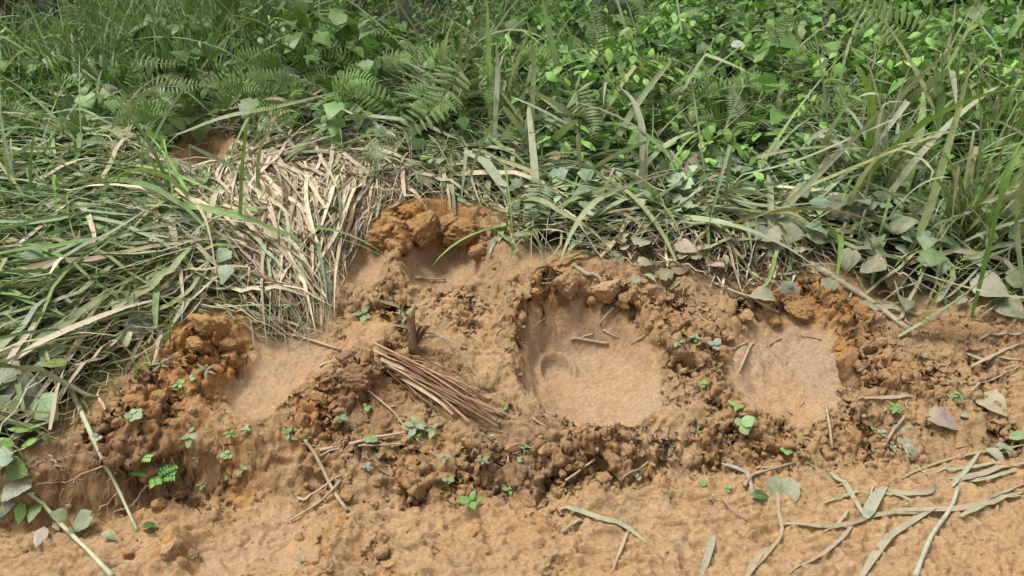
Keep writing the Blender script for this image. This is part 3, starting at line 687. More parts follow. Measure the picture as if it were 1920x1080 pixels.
x, y = sample(760, -1.2, 3.1, 2.6, 3.9, lambda a, b: nostraw(a, b) * inview(a, b, 480) * sstep(.10, .3, mudd(a, b))); n = len(x)
parts.append(plants(x, y, 5, np.full(n, .10), .08, .06, hsvj(GREYGREEN, n), HEART, .35))
V, F, UV, C = merge(parts)
add('leafy_ground_cover', mesh_np('leafy_ground_cover', V, F, M_LEAF, C, UV), kind='stuff', label='bright green leafy ground cover spreading behind the bank', cat='ground cover')

# ---- upright and arching grass ---------------------------------------------------
def arch_paths(x, y, az, L, p0, bend, K=10, kinkp=0., z0=0.):
    N = len(x); ds = (L / (K - 1))[:, None]; s = np.linspace(0, 1, K)[None]
    pit = p0[:, None] - bend[:, None] * s ** 1.4
    ks = rng.uniform(.4, .85, N)[:, None]; kk = np.where(rng.random(N) < kinkp, rng.uniform(1.0, 2.4, N), 0)[:, None]
    pit = pit - kk * (s > ks)
    az_ = az[:, None] + .3 * rng.standard_normal(N)[:, None] * s + (kk > 0) * (s > ks) * rng.normal(0, .8, N)[:, None]
    dx = np.cos(pit) * np.cos(az_) * ds; dy = np.cos(pit) * np.sin(az_) * ds; dz = np.sin(pit) * ds
    cs = lambda a: np.concatenate([np.zeros((N, 1)), np.cumsum(a[:, :-1], 1)], 1)
    X = x[:, None] + cs(dx); Y = y[:, None] + cs(dy); Z = H(x, y)[:, None] + z0 + cs(dz)
    Z = np.maximum(Z, bil(GZ, X, Y) + .01)
    return np.stack([X, Y, Z], -1)
def grass_field(name, label, n, box, f, Lr, Wr, p0m, bendm, cols, dust=.03):
    x, y = sample(n, *box, f); n = len(x)
    P = arch_paths(x, y, rng.uniform(0, 6.283, n), rng.uniform(*Lr, n) * np.where(960 + x / (y * .92 + .4) * FPX < 190, .5, 1), np.clip(rng.normal(p0m, .2, n), .5, 1.6), np.abs(rng.normal(bendm, .45, n)), 8)
    c = hsvj(cols[0], n); k = rng.random(n)
    for i, cc in enumerate(cols[1:]): m = (k > .25 * i) & (k < .25 * i + .25); c[m] = hsvj(cc, int(m.sum()))
    V, F, UV = ribbons(P, rng.uniform(*Wr, n), rng.normal(0, .6, n), rng.normal(0, .8, n))
    add(name, mesh_np(name, V, F, M_BLADE, percol(np.concatenate([c, np.full((n, 1), dust)], 1), 24), UV), kind='stuff', label=label, cat='grass')
grass_field('tall_grass', 'fine upright dark green grass beside the ferns', 3000, (-4.6, -1.0, 3.9, 6.0), lambda a, b: inview(a, b, 300) * sstep(-.9, -1.6, a), (.35, .8), (.003, .006), 1.35, .9, [(.09, .17, .045), GREEN, (.13, .2, .09)])
grass_field('meadow_grass', 'sunlit tall green grass in front of the forest edge', 5000, (-7.5, 7.5, 5.4, 9.5), lambda a, b: inview(a, b, 300) * np.where(a < 0, 1, .35) * np.clip(gapf(a, b) * 1.3 - .3, .03, 1), (.35, .85), (.004, .008), 1.3, .9, [GREEN, LIME, OLIVE, LIME])
grass_field('shade_grass', 'dark short grass under the trees of the forest edge', 1500, (-3.5, 2.5, 4.8, 9), lambda a, b: inview(a, b, 100), (.12, .3), (.004, .008), 1.1, 1.2, [DEEP, GREEN])
grass_field('short_weeds', 'short green weedy grass on the earth scarp edge', 500, (-1.7, -.9, 1.75, 2.35), lambda a, b: sstep(-.06, .05, mudd(a, b)) * sstep(.3, .1, mudd(a, b)), (.04, .14), (.0015, .0035), 1.2, 1.4, [LIME, GREEN], .15)
# ---- more arching grass over the bank -------------------------------------------
def arching(name, label, n, box, f, Lr, Wr, p0m, bendm, cols, kink, dust):
    x, y = sample(n, *box, f); n = len(x)
    P = arch_paths(x, y, rng.uniform(0, 6.283, n), rng.uniform(*Lr, n) * np.where((960 + x / (y * .92 + .4) * FPX > 620) & (960 + x / (y * .92 + .4) * FPX < 830), .6, 1), np.clip(rng.normal(p0m, .3, n), .2, 1.5), np.abs(rng.normal(bendm, .5, n)), 11, kink)
    c = hsvj(cols[0], n); k = rng.random(n)
    for i, cc in enumerate(cols[1:]): m = (k > .22 * i) & (k < .22 * i + .22); c[m] = hsvj(cc, int(m.sum()))
    V, F, UV = ribbons(P, rng.uniform(*Wr, n), rng.normal(0, .6, n), rng.normal(0, 1.0, n))
    add(name, mesh_np(name, V, F, M_BLADE, percol(np.concatenate([c, np.clip(rng.normal(dust, .15, (n, 1)), 0, .8)], 1), 33), UV), kind='stuff', label=label, cat='grass')
arching('bent_grass', 'tangle of bent long grass blades rising above the leafy cover', 2900, (-3.2, 4.0, 2.7, 4.9),
        lambda a, b: inview(a, b, 480) * sstep(.12, .3, mudd(a, b)) * np.where(a > .3, 1, .85) * sstep(-.3, .3, fbm(a * 2, b * 2, 151, 2)), (.35, .85), (.003, .0085), .75, .9, [GREEN, GREYGREEN, OLIVE, (.20, .24, .13), LIME], .4, .25)

def thing(name, label, cat, loc, group=None):
    return add(name, None, loc=loc, label=label, cat=cat, group=group)
def child(name, V, F, UV, mat, parent, color, base):
    return add(name, mesh_np(name, np.asarray(V) - np.asarray(base), F, mat, None, UV), parent=parent, color=color)
def rcol(c, j=.12, dust=.1):
    return (*hsvj(c, 1, j)[0], max(0, dust))

# ---- single blades and stems traced where they lie --------------------------------
def lay_path(pts, lift=.006, K=12, mat=False):
    g = [(gm if mat else gp)(a, b) for a, b in pts]; p = spline(g, K)
    hh = (HM if mat else H)(p[:, 0], p[:, 1]); z = np.maximum(p[:, 2], hh)
    for _ in range(2): z[1:-1] = np.maximum(hh[1:-1], .25 * z[:-2] + .5 * z[1:-1] + .25 * z[2:])
    p[:, 2] = z + lift; return p
def one_blade(name, P, wpx, color, mat, label, cat, group=None, roll=None, twist=None, prof=None, fold=.25):
    m = mpp(P[len(P) // 2]); b = P[0].copy(); b[2] -= .004
    V, F, UV = ribbons((P - b)[None], np.array([wpx * m * .5]), np.array([random.gauss(0, .2) if roll is None else roll]), np.array([random.gauss(0, .5) if twist is None else twist]), fold, prof)
    return add(name, mesh_np(name, V, F, mat, None, UV), loc=b, label=label, cat=cat, group=group, color=color)
FLATP = np.minimum(1, .5 + np.linspace(0, 1, 12) * 3) * (1 - np.linspace(0, 1, 12) ** 5 * .8)
PG = (.26, .29, .20); TAN = (.38, .29, .19)
ROADB = [([(1555, 888), (1590, 925), (1622, 975)], 13, PG, 'short pale blade crossing the longest green blade on the road'),
         ([(1460, 985), (1540, 990), (1600, 985), (1640, 972), (1700, 968), (1760, 965)], 11, (.16, .21, .08), 'greenest long grass blade lying flat on the mud road'),
         ([(1600, 985), (1570, 1020), (1530, 1050), (1480, 1078)], 9, TAN, 'thin tan blade trailing off the longest green blade on the road'),
         ([(1615, 1085), (1660, 1020), (1720, 975), (1755, 955)], 17, PG, 'wide muddy grey-green blade with twisted tip on the road'),
         ([(1790, 908), (1850, 892), (1930, 868)], 17, PG, 'broad pale crushed blade in the grass heap on the road'),
         ([(1622, 975), (1640, 940), (1660, 915)], 24, (.19, .24, .17), 'widest short grey-green blade scrap on the road'),
         ([(1660, 965), (1760, 960), (1830, 950), (1930, 922)], 14, TAN, 'long tan blade running through the grass heap on the road'),
         ([(1800, 972), (1860, 950), (1930, 932)], 13, (.20, .24, .12), 'split green blade end at the grass heap on the road'),
         ([(1665, 922), (1710, 930), (1745, 925), (1755, 910)], 10, PG, 'small hooked pale blade on the mud road'),
         ([(1545, 945), (1600, 932), (1650, 928), (1690, 935), (1710, 955)], 8, OLIVE, 'thin arched olive blade on the mud road'),
         ([(1875, 870), (1800, 882), (1755, 888)], 8, PG, 'thin pale blade at the upper edge of the grass heap'),
         ([(1785, 915), (1810, 885), (1840, 845)], 9, PG, 'narrow pale blade standing out of the grass heap'),
         ([(1780, 900), (1830, 905), (1905, 885)], 12, (.24, .28, .2), 'dusty blade half under the broad crushed blade'),
         ([(1690, 900), (1760, 870), (1850, 850), (1930, 835)], 8, OLIVE, 'slim olive stalk reaching toward the bank above the grass heap'),
         ([(1850, 940), (1890, 925), (1930, 905)], 9, TAN, 'frayed tan blade end in the grass heap on the road'),
         ([(1050, 957), (1085, 962), (1130, 975), (1175, 995), (1210, 1020)], 12, (.24, .26, .18), 'flattened grey-green stalk lying below the dark soil ledge'),
         ([(1178, 998), (1165, 1030), (1147, 1075)], 7, TAN, 'forked tan straw end under the flattened grey-green stalk'),
         ([(1338, 1008), (1325, 1050), (1312, 1090)], 15, (.18, .22, .15), 'single grey-green blade tip alone on the mud road'),
         ([(1352, 872), (1385, 882), (1402, 900), (1412, 945)], 9, (.2, .21, .16), 'curved grey blade draped over the low mud edge'),
         ([(1455, 895), (1458, 960), (1465, 1000), (1440, 1040), (1400, 1085)], 8, TAN, 'bent tan blade crossing the left end of the green blade'),
         ([(1400, 1085), (1420, 1050), (1440, 1030)], 14, TAN, 'wide dry blade scrap at the road edge'),
         ([(1590, 960), (1570, 985), (1545, 1000)], 7, PG, 'small pale blade under the widest grass scrap'),
         ([(1385, 700), (1400, 665), (1415, 640)], 5, TAN, 'thin dry straw leaning on the deep right footprint rim'),
         ([(1620, 750), (1680, 748), (1710, 745)], 9, TAN, 'flat dry straw piece below the small dark hole'),
         ([(1810, 665), (1850, 678), (1915, 676)], 10, (.22, .24, .15), 'folded green blade on the bare mud above the seedlings'),
         ([(1820, 690), (1880, 660), (1930, 640)], 8, TAN, 'dry reed piece on bare mud below the dusty leaves'),
         ([(1835, 640), (1880, 630), (1925, 632)], 9, TAN, 'tan reed scrap beside the dusty leaves on the mud'),
         ([(1820, 735), (1860, 715), (1925, 690)], 5, TAN, 'long thin straw on the pale mud slope')]
for pts, wpx, c, lab in ROADB:
    one_blade('loose_grass', lay_path(pts), wpx * .9, rcol(c, .08, .8), M_BLADE_O, lab, 'grass blade', prof=FLATP, twist=random.gauss(0, .35))
def one_tube(name, P, wpx0, wpx1, color, mat, label, cat, group=None):
    m = mpp(P[len(P) // 2]); b = P[0].copy(); V, F, UV = tube(P - b, np.linspace(wpx0, wpx1, len(P)) * m * .5 * (1 + .08 * np.random.default_rng(3).standard_normal(len(P))))
    return add(name, mesh_np(name, V, F, mat, None, UV), loc=b, label=label, cat=cat, group=group, color=color)
TUBES = [([(1715, 1085), (1745, 1010), (1780, 960), (1795, 920)], 10, 8, PG, 'grass_stalk', 'thick jointed green stalk lying on the mud road'),
         ([(120, 708), (150, 770), (190, 860), (225, 930), (258, 998)], 13, 5, (.30, .33, .19), 'grass_stalk', 'long straight pale green stalk leaning down the root-covered scarp'),
         ([(55, 928), (100, 975), (160, 1030), (212, 1085)], 8, 9, (.28, .31, .18), 'grass_stalk', 'pale stalk below the leafy vine at the road edge'),
         ([(1490, 482), (1560, 522), (1640, 577), (1702, 622)], 15, 10, (.30, .28, .20), 'grass_stalk', 'thick muddy reed stalk lying along the orange crumbs'),
         ([(1325, 372), (1390, 405), (1440, 445)], 12, 10, (.32, .29, .20), 'grass_stalk', 'thick grey reed stalk pointing at the dusty leaves'),
         ([(1385, 366), (1480, 372), (1570, 370), (1645, 378)], 10, 7, TAN, 'grass_stalk', 'straight tan reed lying level across the trampled grass'),
         ([(570, 825), (600, 875), (625, 925), (652, 962)], 8, 7, (.30, .21, .14), 'twig', 'straight brown twig leaning on the clay step'),
         ([(545, 980), (600, 945), (640, 905)], 5, 6, (.30, .21, .14), 'twig', 'thin brown twig passing under the straight twig'),
         ([(560, 938), (575, 942), (600, 925), (640, 895)], 6, 4, (.40, .31, .22), 'twig', 'pale crooked twig beside the straight brown twig'),
         ([(1395, 915), (1410, 895), (1430, 888), (1490, 872)], 7, 5, (.28, .20, .14), 'twig', 'crooked brown twig at the foot of the mud slope'),
         ([(1548, 765), (1553, 790), (1560, 845)], 6, 5, (.33, .24, .15), 'twig', 'upright thin twig in front of the deep right footprint'),
         ([(1655, 840), (1675, 812), (1695, 785)], 7, 6, (.30, .23, .13), 'twig', 'leaning brown twig beside the grey-green leaf on mud'),
         ([(1060, 905), (1090, 885), (1115, 865)], 5, 4, (.33, .25, .15), 'twig', 'short pale twig on the dark soil ledge'),
         ([(1165, 905), (1190, 890), (1215, 870)], 5, 4, (.30, .22, .14), 'twig', 'short brown twig beside the two-leaved seedling'),
         ([(1055, 1000), (1075, 990), (1090, 980)], 6, 6, (.33, .24, .15), 'twig', 'stubby twig on the road below the ledge'),
         ([(690, 735), (730, 770), (760, 805)], 4, 3, (.36, .27, .17), 'twig', 'thin rootlet twig on the dark brown lump'),
         ([(1460, 590), (1400, 560), (1340, 535)], 5, 5, (.40, .33, .22), 'twig', 'pale straw twig across the leaf litter'),
         ([(640, 660), (560, 635), (500, 628)], 5, 4, (.38, .30, .19), 'twig', 'thin straw twig at the lower edge of the straw patch'),
         ([(1075, 500), (1100, 520), (1135, 540)], 10, 8, (.33, .26, .16), 'twig', 'short thick reed stub sticking out of the crumbled clay'),
         ([(1070, 640), (1100, 642), (1140, 648)], 7, 5, (.30, .21, .13), 'twig', 'twig pressed into the back wall of the widest footprint'),
         ([(1125, 610), (1150, 580)], 5, 4, (.36, .27, .16), 'twig', 'small straight twig on the wall above the widest footprint'),
         ([(600, 848), (680, 832), (760, 815), (830, 800)], 7, 4, (.36, .28, .19), 'twig', 'long reed lying along the clay step below the stem bundle'),
         ([(600, 860), (690, 845), (760, 838)], 5, 3, (.34, .26, .17), 'twig', 'thin reed beneath the long reed on the clay step'),
         ([(780, 525), (800, 527), (835, 527)], 5, 4, (.42, .38, .24), 'twig', 'pale straw lying across the mouth of the dark hollow print'),
         ([(1400, 980), (1350, 945), (1330, 940)], 3, 3, (.25, .17, .11), 'twig', 'very thin dark twig on the pale road')]
for pts, w0, w1, c, nm, lab in TUBES:
    one_tube(nm, lay_path(pts, .008, 10, mat=(pts[0][1] < 480)), w0, w1, rcol(c, .06, .4), M_STEM, lab, 'stalk' if nm == 'grass_stalk' else 'twig')

# standing or arching long blades: (photo x, photo y, distance) along each blade
AIR = [([(1842, 505, 2.70), (1868, 395, 2.72), (1893, 315, 2.74), (1930, 265, 2.78)], 19, LIME, 'bright green arching blade rising from the dark leaves by the young fern'),
       ([(1705, 475, 2.95), (1740, 400, 3.0), (1770, 300, 3.05), (1800, 195, 3.1), (1828, 80, 3.15)], 15, (.20, .25, .11), 'tall dusty stem-like blade standing in the grass clump'),
       ([(1525, 55, 3.6), (1541, 150, 3.55), (1552, 245, 3.5)], 17, (.25, .29, .18), 'pale broken blade hanging straight down in the green cover'),
       ([(1440, 290, 3.4), (1500, 200, 3.5), (1590, 90, 3.6), (1648, 27, 3.65)], 9, (.18, .24, .09), 'thin straight blade rising to a sharp fold'),
       ([(1648, 27, 3.65), (1690, 90, 3.6), (1725, 150, 3.55), (1755, 215, 3.5)], 15, (.20, .26, .12), 'folded blade end hanging down from the sharp fold'),
       ([(1765, 185, 3.3), (1765, 120, 3.3), (1768, 60, 3.3)], 17, GREEN, 'short wide upright green blade with snapped top'),
       ([(1770, 55, 3.3), (1840, 130, 3.25), (1925, 180, 3.2)], 12, PG, 'pale blade slanting down from the snapped green blade'),
       ([(1925, 562, 2.6), (1850, 548, 2.62), (1780, 530, 2.64), (1690, 498, 2.7)], 9, (.24, .28, .15), 'level green blade crossing in front of the dusty leaves'),
       ([(1740, 600, 2.6), (1800, 560, 2.6), (1870, 500, 2.6), (1930, 420, 2.62)], 17, (.20, .25, .15), 'broad dusty blade curving up beside the young fern'),
       ([(1925, 330, 2.7), (1905, 420, 2.7), (1925, 580, 2.6)], 15, (.16, .22, .09), 'folded green blade at the right end of the grass clump'),
       ([(1500, 520, 2.75), (1460, 470, 2.75), (1440, 530, 2.7), (1388, 578, 2.66)], 9, LIME, 'fresh green blade poking from the leaf litter to the clay'),
       ([(1390, 330, 3.2), (1500, 300, 3.15), (1640, 240, 3.1), (1720, 205, 3.1)], 11, (.23, .28, .16), 'long dusty blade sloping up across the grass clump'),
       ([(1490, 360, 3.1), (1600, 315, 3.05), (1710, 270, 3.0), (1790, 245, 3.0)], 11, OLIVE, 'long olive blade below the long dusty one'),
       ([(1290, 255, 3.6), (1380, 220, 3.6), (1440, 205, 3.55), (1520, 235, 3.5)], 8, (.22, .26, .12), 'kinked thin blade over the ground cover'),
       ([(1630, 330, 3.1), (1640, 280, 3.1), (1655, 200, 3.15), (1695, 190, 3.1)], 8, (.24, .27, .15), 'upright blade broken over at its tip in the grass clump'),
       ([(1935, 10, 3.0), (1890, 80, 3.0), (1870, 180, 3.0)], 13, GREEN, 'wide green blade drooping at the edge of the clump'),
       ([(834, 192, 3.7), (832, 110, 3.75), (842, 60, 3.75), (860, 8, 3.7)], 15, (.13, .19, .05), 'upright green blade with pale tip above the large fern'),
       ([(918, 170, 3.7), (916, 80, 3.75), (913, -10, 3.8)], 11, LIME, 'straight light green blade standing above the mound'),
       ([(930, 205, 3.55), (934, 130, 3.6), (930, 75, 3.6)], 12, PG, 'pale drooping blade in the middle of the mound'),
       ([(998, 210, 3.55), (1000, 110, 3.6), (992, 55, 3.6), (985, 33, 3.58)], 9, (.20, .26, .12), 'thin pale hooked blade on the mound'),
       ([(1044, 130, 3.7), (1030, 60, 3.75), (1015, -10, 3.8)], 13, GREEN, 'green blade with brown base rising from the mound'),
       ([(865, 165, 3.7), (862, 100, 3.7), (866, 20, 3.7)], 9, OLIVE, 'olive upright blade beside the large fern'),
       ([(870, 285, 3.3), (905, 300, 3.25), (935, 340, 3.15), (955, 375, 3.1)], 20, (.24, .29, .19), 'pair-like wide dusty blade hanging over the upper hollow'),
       ([(885, 280, 3.3), (925, 295, 3.25), (980, 340, 3.15)], 14, (.20, .26, .14), 'grey-green blade draped towards the lying fern'),
       ([(945, 440, 2.98), (939, 500, 2.90), (936, 560, 2.84)], 12, (.24, .29, .14), 'straight green blade hanging down beside the upper hollow'),
       ([(920, 570, 2.84), (930, 555, 2.85), (900, 590, 2.75)], 9, (.22, .25, .15), 'short green blade stuck in mud beside the upper hollow'),
       ([(330, 255, 3.5), (420, 220, 3.5), (520, 200, 3.5), (640, 170, 3.5)], 10, (.22, .27, .13), 'long green blade slanting over the dark bare hollow'),
       ([(310, 320, 3.3), (420, 310, 3.3), (520, 285, 3.3), (640, 250, 3.3)], 10, PG, 'long pale blade along the upper edge of the straw'),
       ([(155, 600, 2.55), (230, 560, 2.5), (310, 520, 2.55), (440, 425, 2.8)], 13, (.20, .24, .13), 'long straight blade crossing the trampled grass diagonally'),
       ([(110, 540, 2.6), (150, 500, 2.65), (200, 485, 2.7), (270, 490, 2.7)], 13, LIME, 'bright green arched blade on the trampled grass'),
       ([(100, 720, 2.2), (170, 650, 2.3), (230, 612, 2.4)], 9, PG, 'pale straight stem above the broad dark leaf'),
       ([(30, 690, 2.3), (80, 640, 2.4), (125, 605, 2.5)], 16, GREEN, 'wide green blade on the lower trampled grass'),
       ([(-10, 210, 3.6), (80, 215, 3.6), (150, 205, 3.6), (210, 235, 3.55)], 9, (.17, .23, .08), 'long level green blade at the top of the trampled grass')]
for pts, wpx, c, lab in AIR:
    P = spline([at(a, b, Y) for a, b, Y in pts], 12)
    P[:, 2] = np.maximum(P[:, 2], H(P[:, 0], P[:, 1]) + .006)
    lo = 0 if P[0, 2] < P[-1, 2] else -1
    if len(pts) >= 3 and P[lo, 2] - H(P[lo:lo + 1 or None, 0], P[lo:lo + 1 or None, 1])[0] > .03:      # carry the low end down to the soil
        e = P[lo].copy(); d = P[lo] - P[1 if lo == 0 else -2]; d = d / np.linalg.norm(d); q = e + d * .12; q[2] = H(q[None, 0], q[None, 1])[0] + .005
        P = np.vstack([q, P]) if lo == 0 else np.vstack([P, q]); P = spline(P, 12)
    one_blade('loose_grass', P, wpx, rcol(c, .06, .25 if c[0] > .15 else .05), M_BLADE_O, lab, 'grass blade', roll=random.uniform(-.5, .5), twist=random.gauss(0, .5))

for i in range(110):                      # wide blades fallen at all angles over the clump
    px = random.uniform(1000, 1900); Y = random.uniform(2.95, 3.9); b0 = at(px, 300, Y); b0[2] = float(H(b0[None, 0], b0[None, 1])[0]) + .01
    P = arch_paths(b0[None, 0], b0[None, 1], np.array([random.uniform(0, 6.28)]), np.array([random.uniform(.4, .95)]), np.array([random.choice([random.uniform(.1, .6), random.uniform(.5, 1.3)])]), np.array([random.uniform(.3, 1.5)]), 12, .4)[0]
    c = random.choice([GREEN, (.22, .27, .15), PG, OLIVE, LIME, (.26, .30, .2)]); kd = 'fresh green' if c in (GREEN, LIME) else 'olive' if c == OLIVE else 'dusty pale'
    one_blade('loose_grass', P, random.uniform(9, 20), rcol(c, .1, .3 if kd != 'fresh green' else .05), M_BLADE_O, kd + ' wide grass blade arching out of the tangled clump', 'grass blade', kd + ' blades of the tangled clump', roll=random.uniform(-.7, .7), twist=random.gauss(0, .8))
# ---- grass tussocks at the right ---------------------------------------------------
def tussock(px, py, Y, nb, Lr, label, spread, cols):
    b = at(px, py, Y); b[2] = float(H(b[None, 0], b[None, 1])[0])
    t = thing('grass_tussock', label, 'grass', b)
    x = b[0] + rng.normal(0, .04, nb); y = b[1] + rng.normal(0, .04, nb)
    P = arch_paths(x, y, rng.uniform(0, 6.283, nb), rng.uniform(*Lr, nb), np.clip(rng.normal(1.2, .22, nb), .5, 1.5), np.abs(rng.normal(spread, .5, nb)), 11, .35)
    W_ = rng.uniform(.0035, .0105, nb)
    for i in range(nb):
        V, F, UV = ribbons(P[i:i + 1] - b, W_[i:i + 1], rng.normal(0, .5, 1), rng.normal(0, 1, 1))
        add('blade', mesh_np('blade', V, F, M_BLADE_O, None, UV), parent=t, color=rcol(cols[i % len(cols)], .15, .2))
tussock(1830, 400, 3.05, 46, (.4, .85), 'largest tussock of broken long grass behind the dusty leaves', 1.0, [GREEN, OLIVE, GREYGREEN, (.2, .25, .12), LIME])
tussock(1640, 300, 3.35, 34, (.35, .7), 'grass tussock with folded blades beside the pale hanging blade', 1.1, [GREEN, GREYGREEN, (.2, .25, .12)])
tussock(1890, 200, 3.6, 34, (.4, .85), 'tall grass tussock behind the largest one', .9, [GREEN, LIME, OLIVE, PG])
tussock(960, 200, 3.75, 34, (.25, .55), 'grass tussock on top of the central mound of ferns', .8, [GREEN, OLIVE, LIME, PG])
tussock(850, 180, 3.9, 20, (.25, .5), 'small tussock on the mound above the largest fern frond', .8, [GREEN, OLIVE, GREYGREEN])
tussock(1740, 150, 3.9, 28, (.4, .7), 'grass tussock among the bright leaves and ferns', .9, [LIME, GREEN, OLIVE])
tussock(150, 190, 4.4, 34, (.4, .75), 'dark green fine tussock beside the arching fern', .8, [DEEP, GREEN])

# ---- ferns ---------------------------------------------------------------------------
LANCE_ME = None
def lance_mesh():
    V, F, UV = leaf_template('lance', 5, .06, .1); return mesh_np('leaflet', V, F, M_LEAF_O, None, UV)
LANCE_ME = lance_mesh()
def frond(P, hl, color, parent, base, detailed, npairs=26):
    """rachis along P (K,3), longest leaflet hl metres"""
    K = 24; p = spline(P, K); V, F, UV = tube(p - base, np.linspace(.0022, .0006, K), 5)
    add('stalk', mesh_np('stalk', V, F, M_STEM, None, UV), parent=parent, color=(*np.array(color[:3]) * np.array([1.2, .95, .9]), .1))
    s = np.linspace(.10, .99, npairs); d = np.linspace(0, 1, K)
    pc = np.stack([np.interp(s, d, p[:, i]) for i in range(3)], -1); T = unit(np.gradient(p, axis=0)); Tc = unit(np.stack([np.interp(s, d, T[:, i]) for i in range(3)], -1))
    tocam = unit(C0 + np.array([0, 0, 1.5]) - pc); S = unit(np.cross(Tc, tocam)); Nn = unit(np.cross(S, Tc))
    ln = hl * np.interp(s, [0, .15, .4, .8, 1], [.55, .85, 1, .55, .08])
    pos, mats, sz = [], [], []
    for sg in (-1, 1):
        dr = unit(S * sg + Tc * .35 + Nn * rng.normal(.05, .10, (npairs, 1))); yv = dr; zv = unit(Nn - yv * (Nn * yv).sum(-1, keepdims=True)); xv = np.cross(yv, zv)
        pos.append(pc); mats.append(np.stack([xv, yv, zv], -1)); sz.append(ln * rng.uniform(.88, 1.1, npairs))
    pos = np.concatenate(pos); Rm = np.concatenate(mats); sz = np.concatenate(sz)
    if detailed:
        for i in range(len(pos)):
            m = Matrix.Identity(4)
            for a in range(3):
                for b_ in range(3): m[a][b_] = float(Rm[i, a, b_] * sz[i])
                m[a][3] = float(pos[i, a] - base[a])
            k = 1 + random.gauss(0, .12)
            add('leaflet', LANCE_ME, parent=parent, mw=m, color=(color[0] * k, color[1] * k, color[2] * k, color[3]))
    else:
        V, F, UV, C = bake_leaves(LANCE, pos - base, Rm, sz, np.zeros((len(pos), 4)))
        add('leaflets', mesh_np('leaflets', V, F, M_LEAF_O, None, UV), parent=parent, color=color, kind='stuff')
FERNS = [([(868, 130, 3.62), (830, 185, 3.5), (770, 235, 3.38), (700, 282, 3.28)], 46, (.14, .21, .07), 'largest fern frond drooping down the central mound', 1),
         ([(1075, 175, 3.55), (1100, 215, 3.48), (1118, 262, 3.4)], 40, (.17, .25, .09), 'pale fern frond hanging beside the round grey leaves', 1),
         ([(250, 124, 3.75), (300, 119, 3.7), (352, 122, 3.68)], 17, (.24, .32, .12), 'small pale level fern frond above the dark bare hollow', 1),
         ([(280, 172, 3.65), (335, 162, 3.6), (398, 158, 3.58)], 26, (.19, .28, .12), 'pale fern frond just over the dark bare hollow', 1),
         ([(160, 165, 4.6), (110, 105, 4.6), (40, 50, 4.6)], 24, (.10, .17, .06), 'grey-green fern frond arching over the fine tall grass', 1),
         ([(1390, 235, 3.6), (1378, 195, 3.62), (1372, 160, 3.65)], 24, (.24, .32, .19), 'whitish fern frond standing under the white leaf', 1),
         ([(1445, 100, 4.4), (1462, 60, 4.45), (1485, 15, 4.5)], 28, LIME, 'upright lime green fern frond among the leaves', 1),
         ([(1720, 75, 4.1), (1640, 30, 4.15), (1540, -10, 4.2)], 42, LIME, 'broad bright fern frond over the tall grass', 1),
         ([(1240, 95, 5.0), (1215, 45, 5.0), (1178, 0, 5.1)], 26, LIME, 'yellow-green fern frond in front of the grey trunk', 1),
         ([(1020, 345, 3.08), (1005, 385, 2.98), (985, 425, 2.92)], 34, (.17, .24, .12), 'dusty fern frond lying above the crumbled clay', 1),
         ([(690, 272, 3.3), (705, 285, 3.25), (730, 298, 3.2)], 22, (.22, .29, .14), 'small pale fern tip below the largest frond', 1),
         ([(480, 235, 3.45), (505, 238, 3.4), (515, 240, 3.4)], 20, (.24, .32, .14), 'broken fern frond tip beside the dark bare hollow', 1),
         ([(1735, 590, 2.60), (1770, 530, 2.62), (1800, 490, 2.64), (1840, 455, 2.66)], 13, (.22, .32, .06), 'young yellow-green fern frond standing beside the dusty broad blade', 1),
         ([(1115, 90, 4.3), (1118, 45, 4.35), (1112, -10, 4.4)], 22, GREEN, 'slender upright fern with short leaflets beside the mound', 1),
         ([(420, 318, 3.3), (445, 320, 3.28), (475, 325, 3.25)], 14, LIME, 'bright fern scrap at the top of the straw patch', 1),
         ([(1480, 130, 4.0), (1510, 95, 4.0), (1560, 70, 4.05)], 24, LIME, 'lime fern frond leaning toward the broad bright fern', 1),
         ([(1500, 215, 3.7), (1560, 195, 3.65), (1620, 190, 3.6)], 18, (.16, .28, .04), 'vivid green fern frond lying in the grass clump', 1),
         ([(140, 10, 5.5), (145, 60, 5.4), (150, 95, 5.4)], 26, (.15, .25, .05), 'light green fern frond near the reddish trunk', 1)]
for pts, hl, c, lab, det in FERNS:
    P = np.array([at(a, b, Y) for a, b, Y in pts]); P[:, 2] = np.maximum(P[:, 2], H(P[:, 0], P[:, 1]) + .02)
    b = P[0].copy(); zb = float(H(b[None, 0], b[None, 1])[0])
    if b[2] - zb > .04: P = np.vstack([np.array([b[0], b[1] + .05, zb]), P])
    b = P[0].copy(); t = thing('fern_frond', lab, 'fern', b)
    frond(P, hl * mpp(P[-2]), (*c, .12), t, b, True, 24 if hl > 20 else 18)
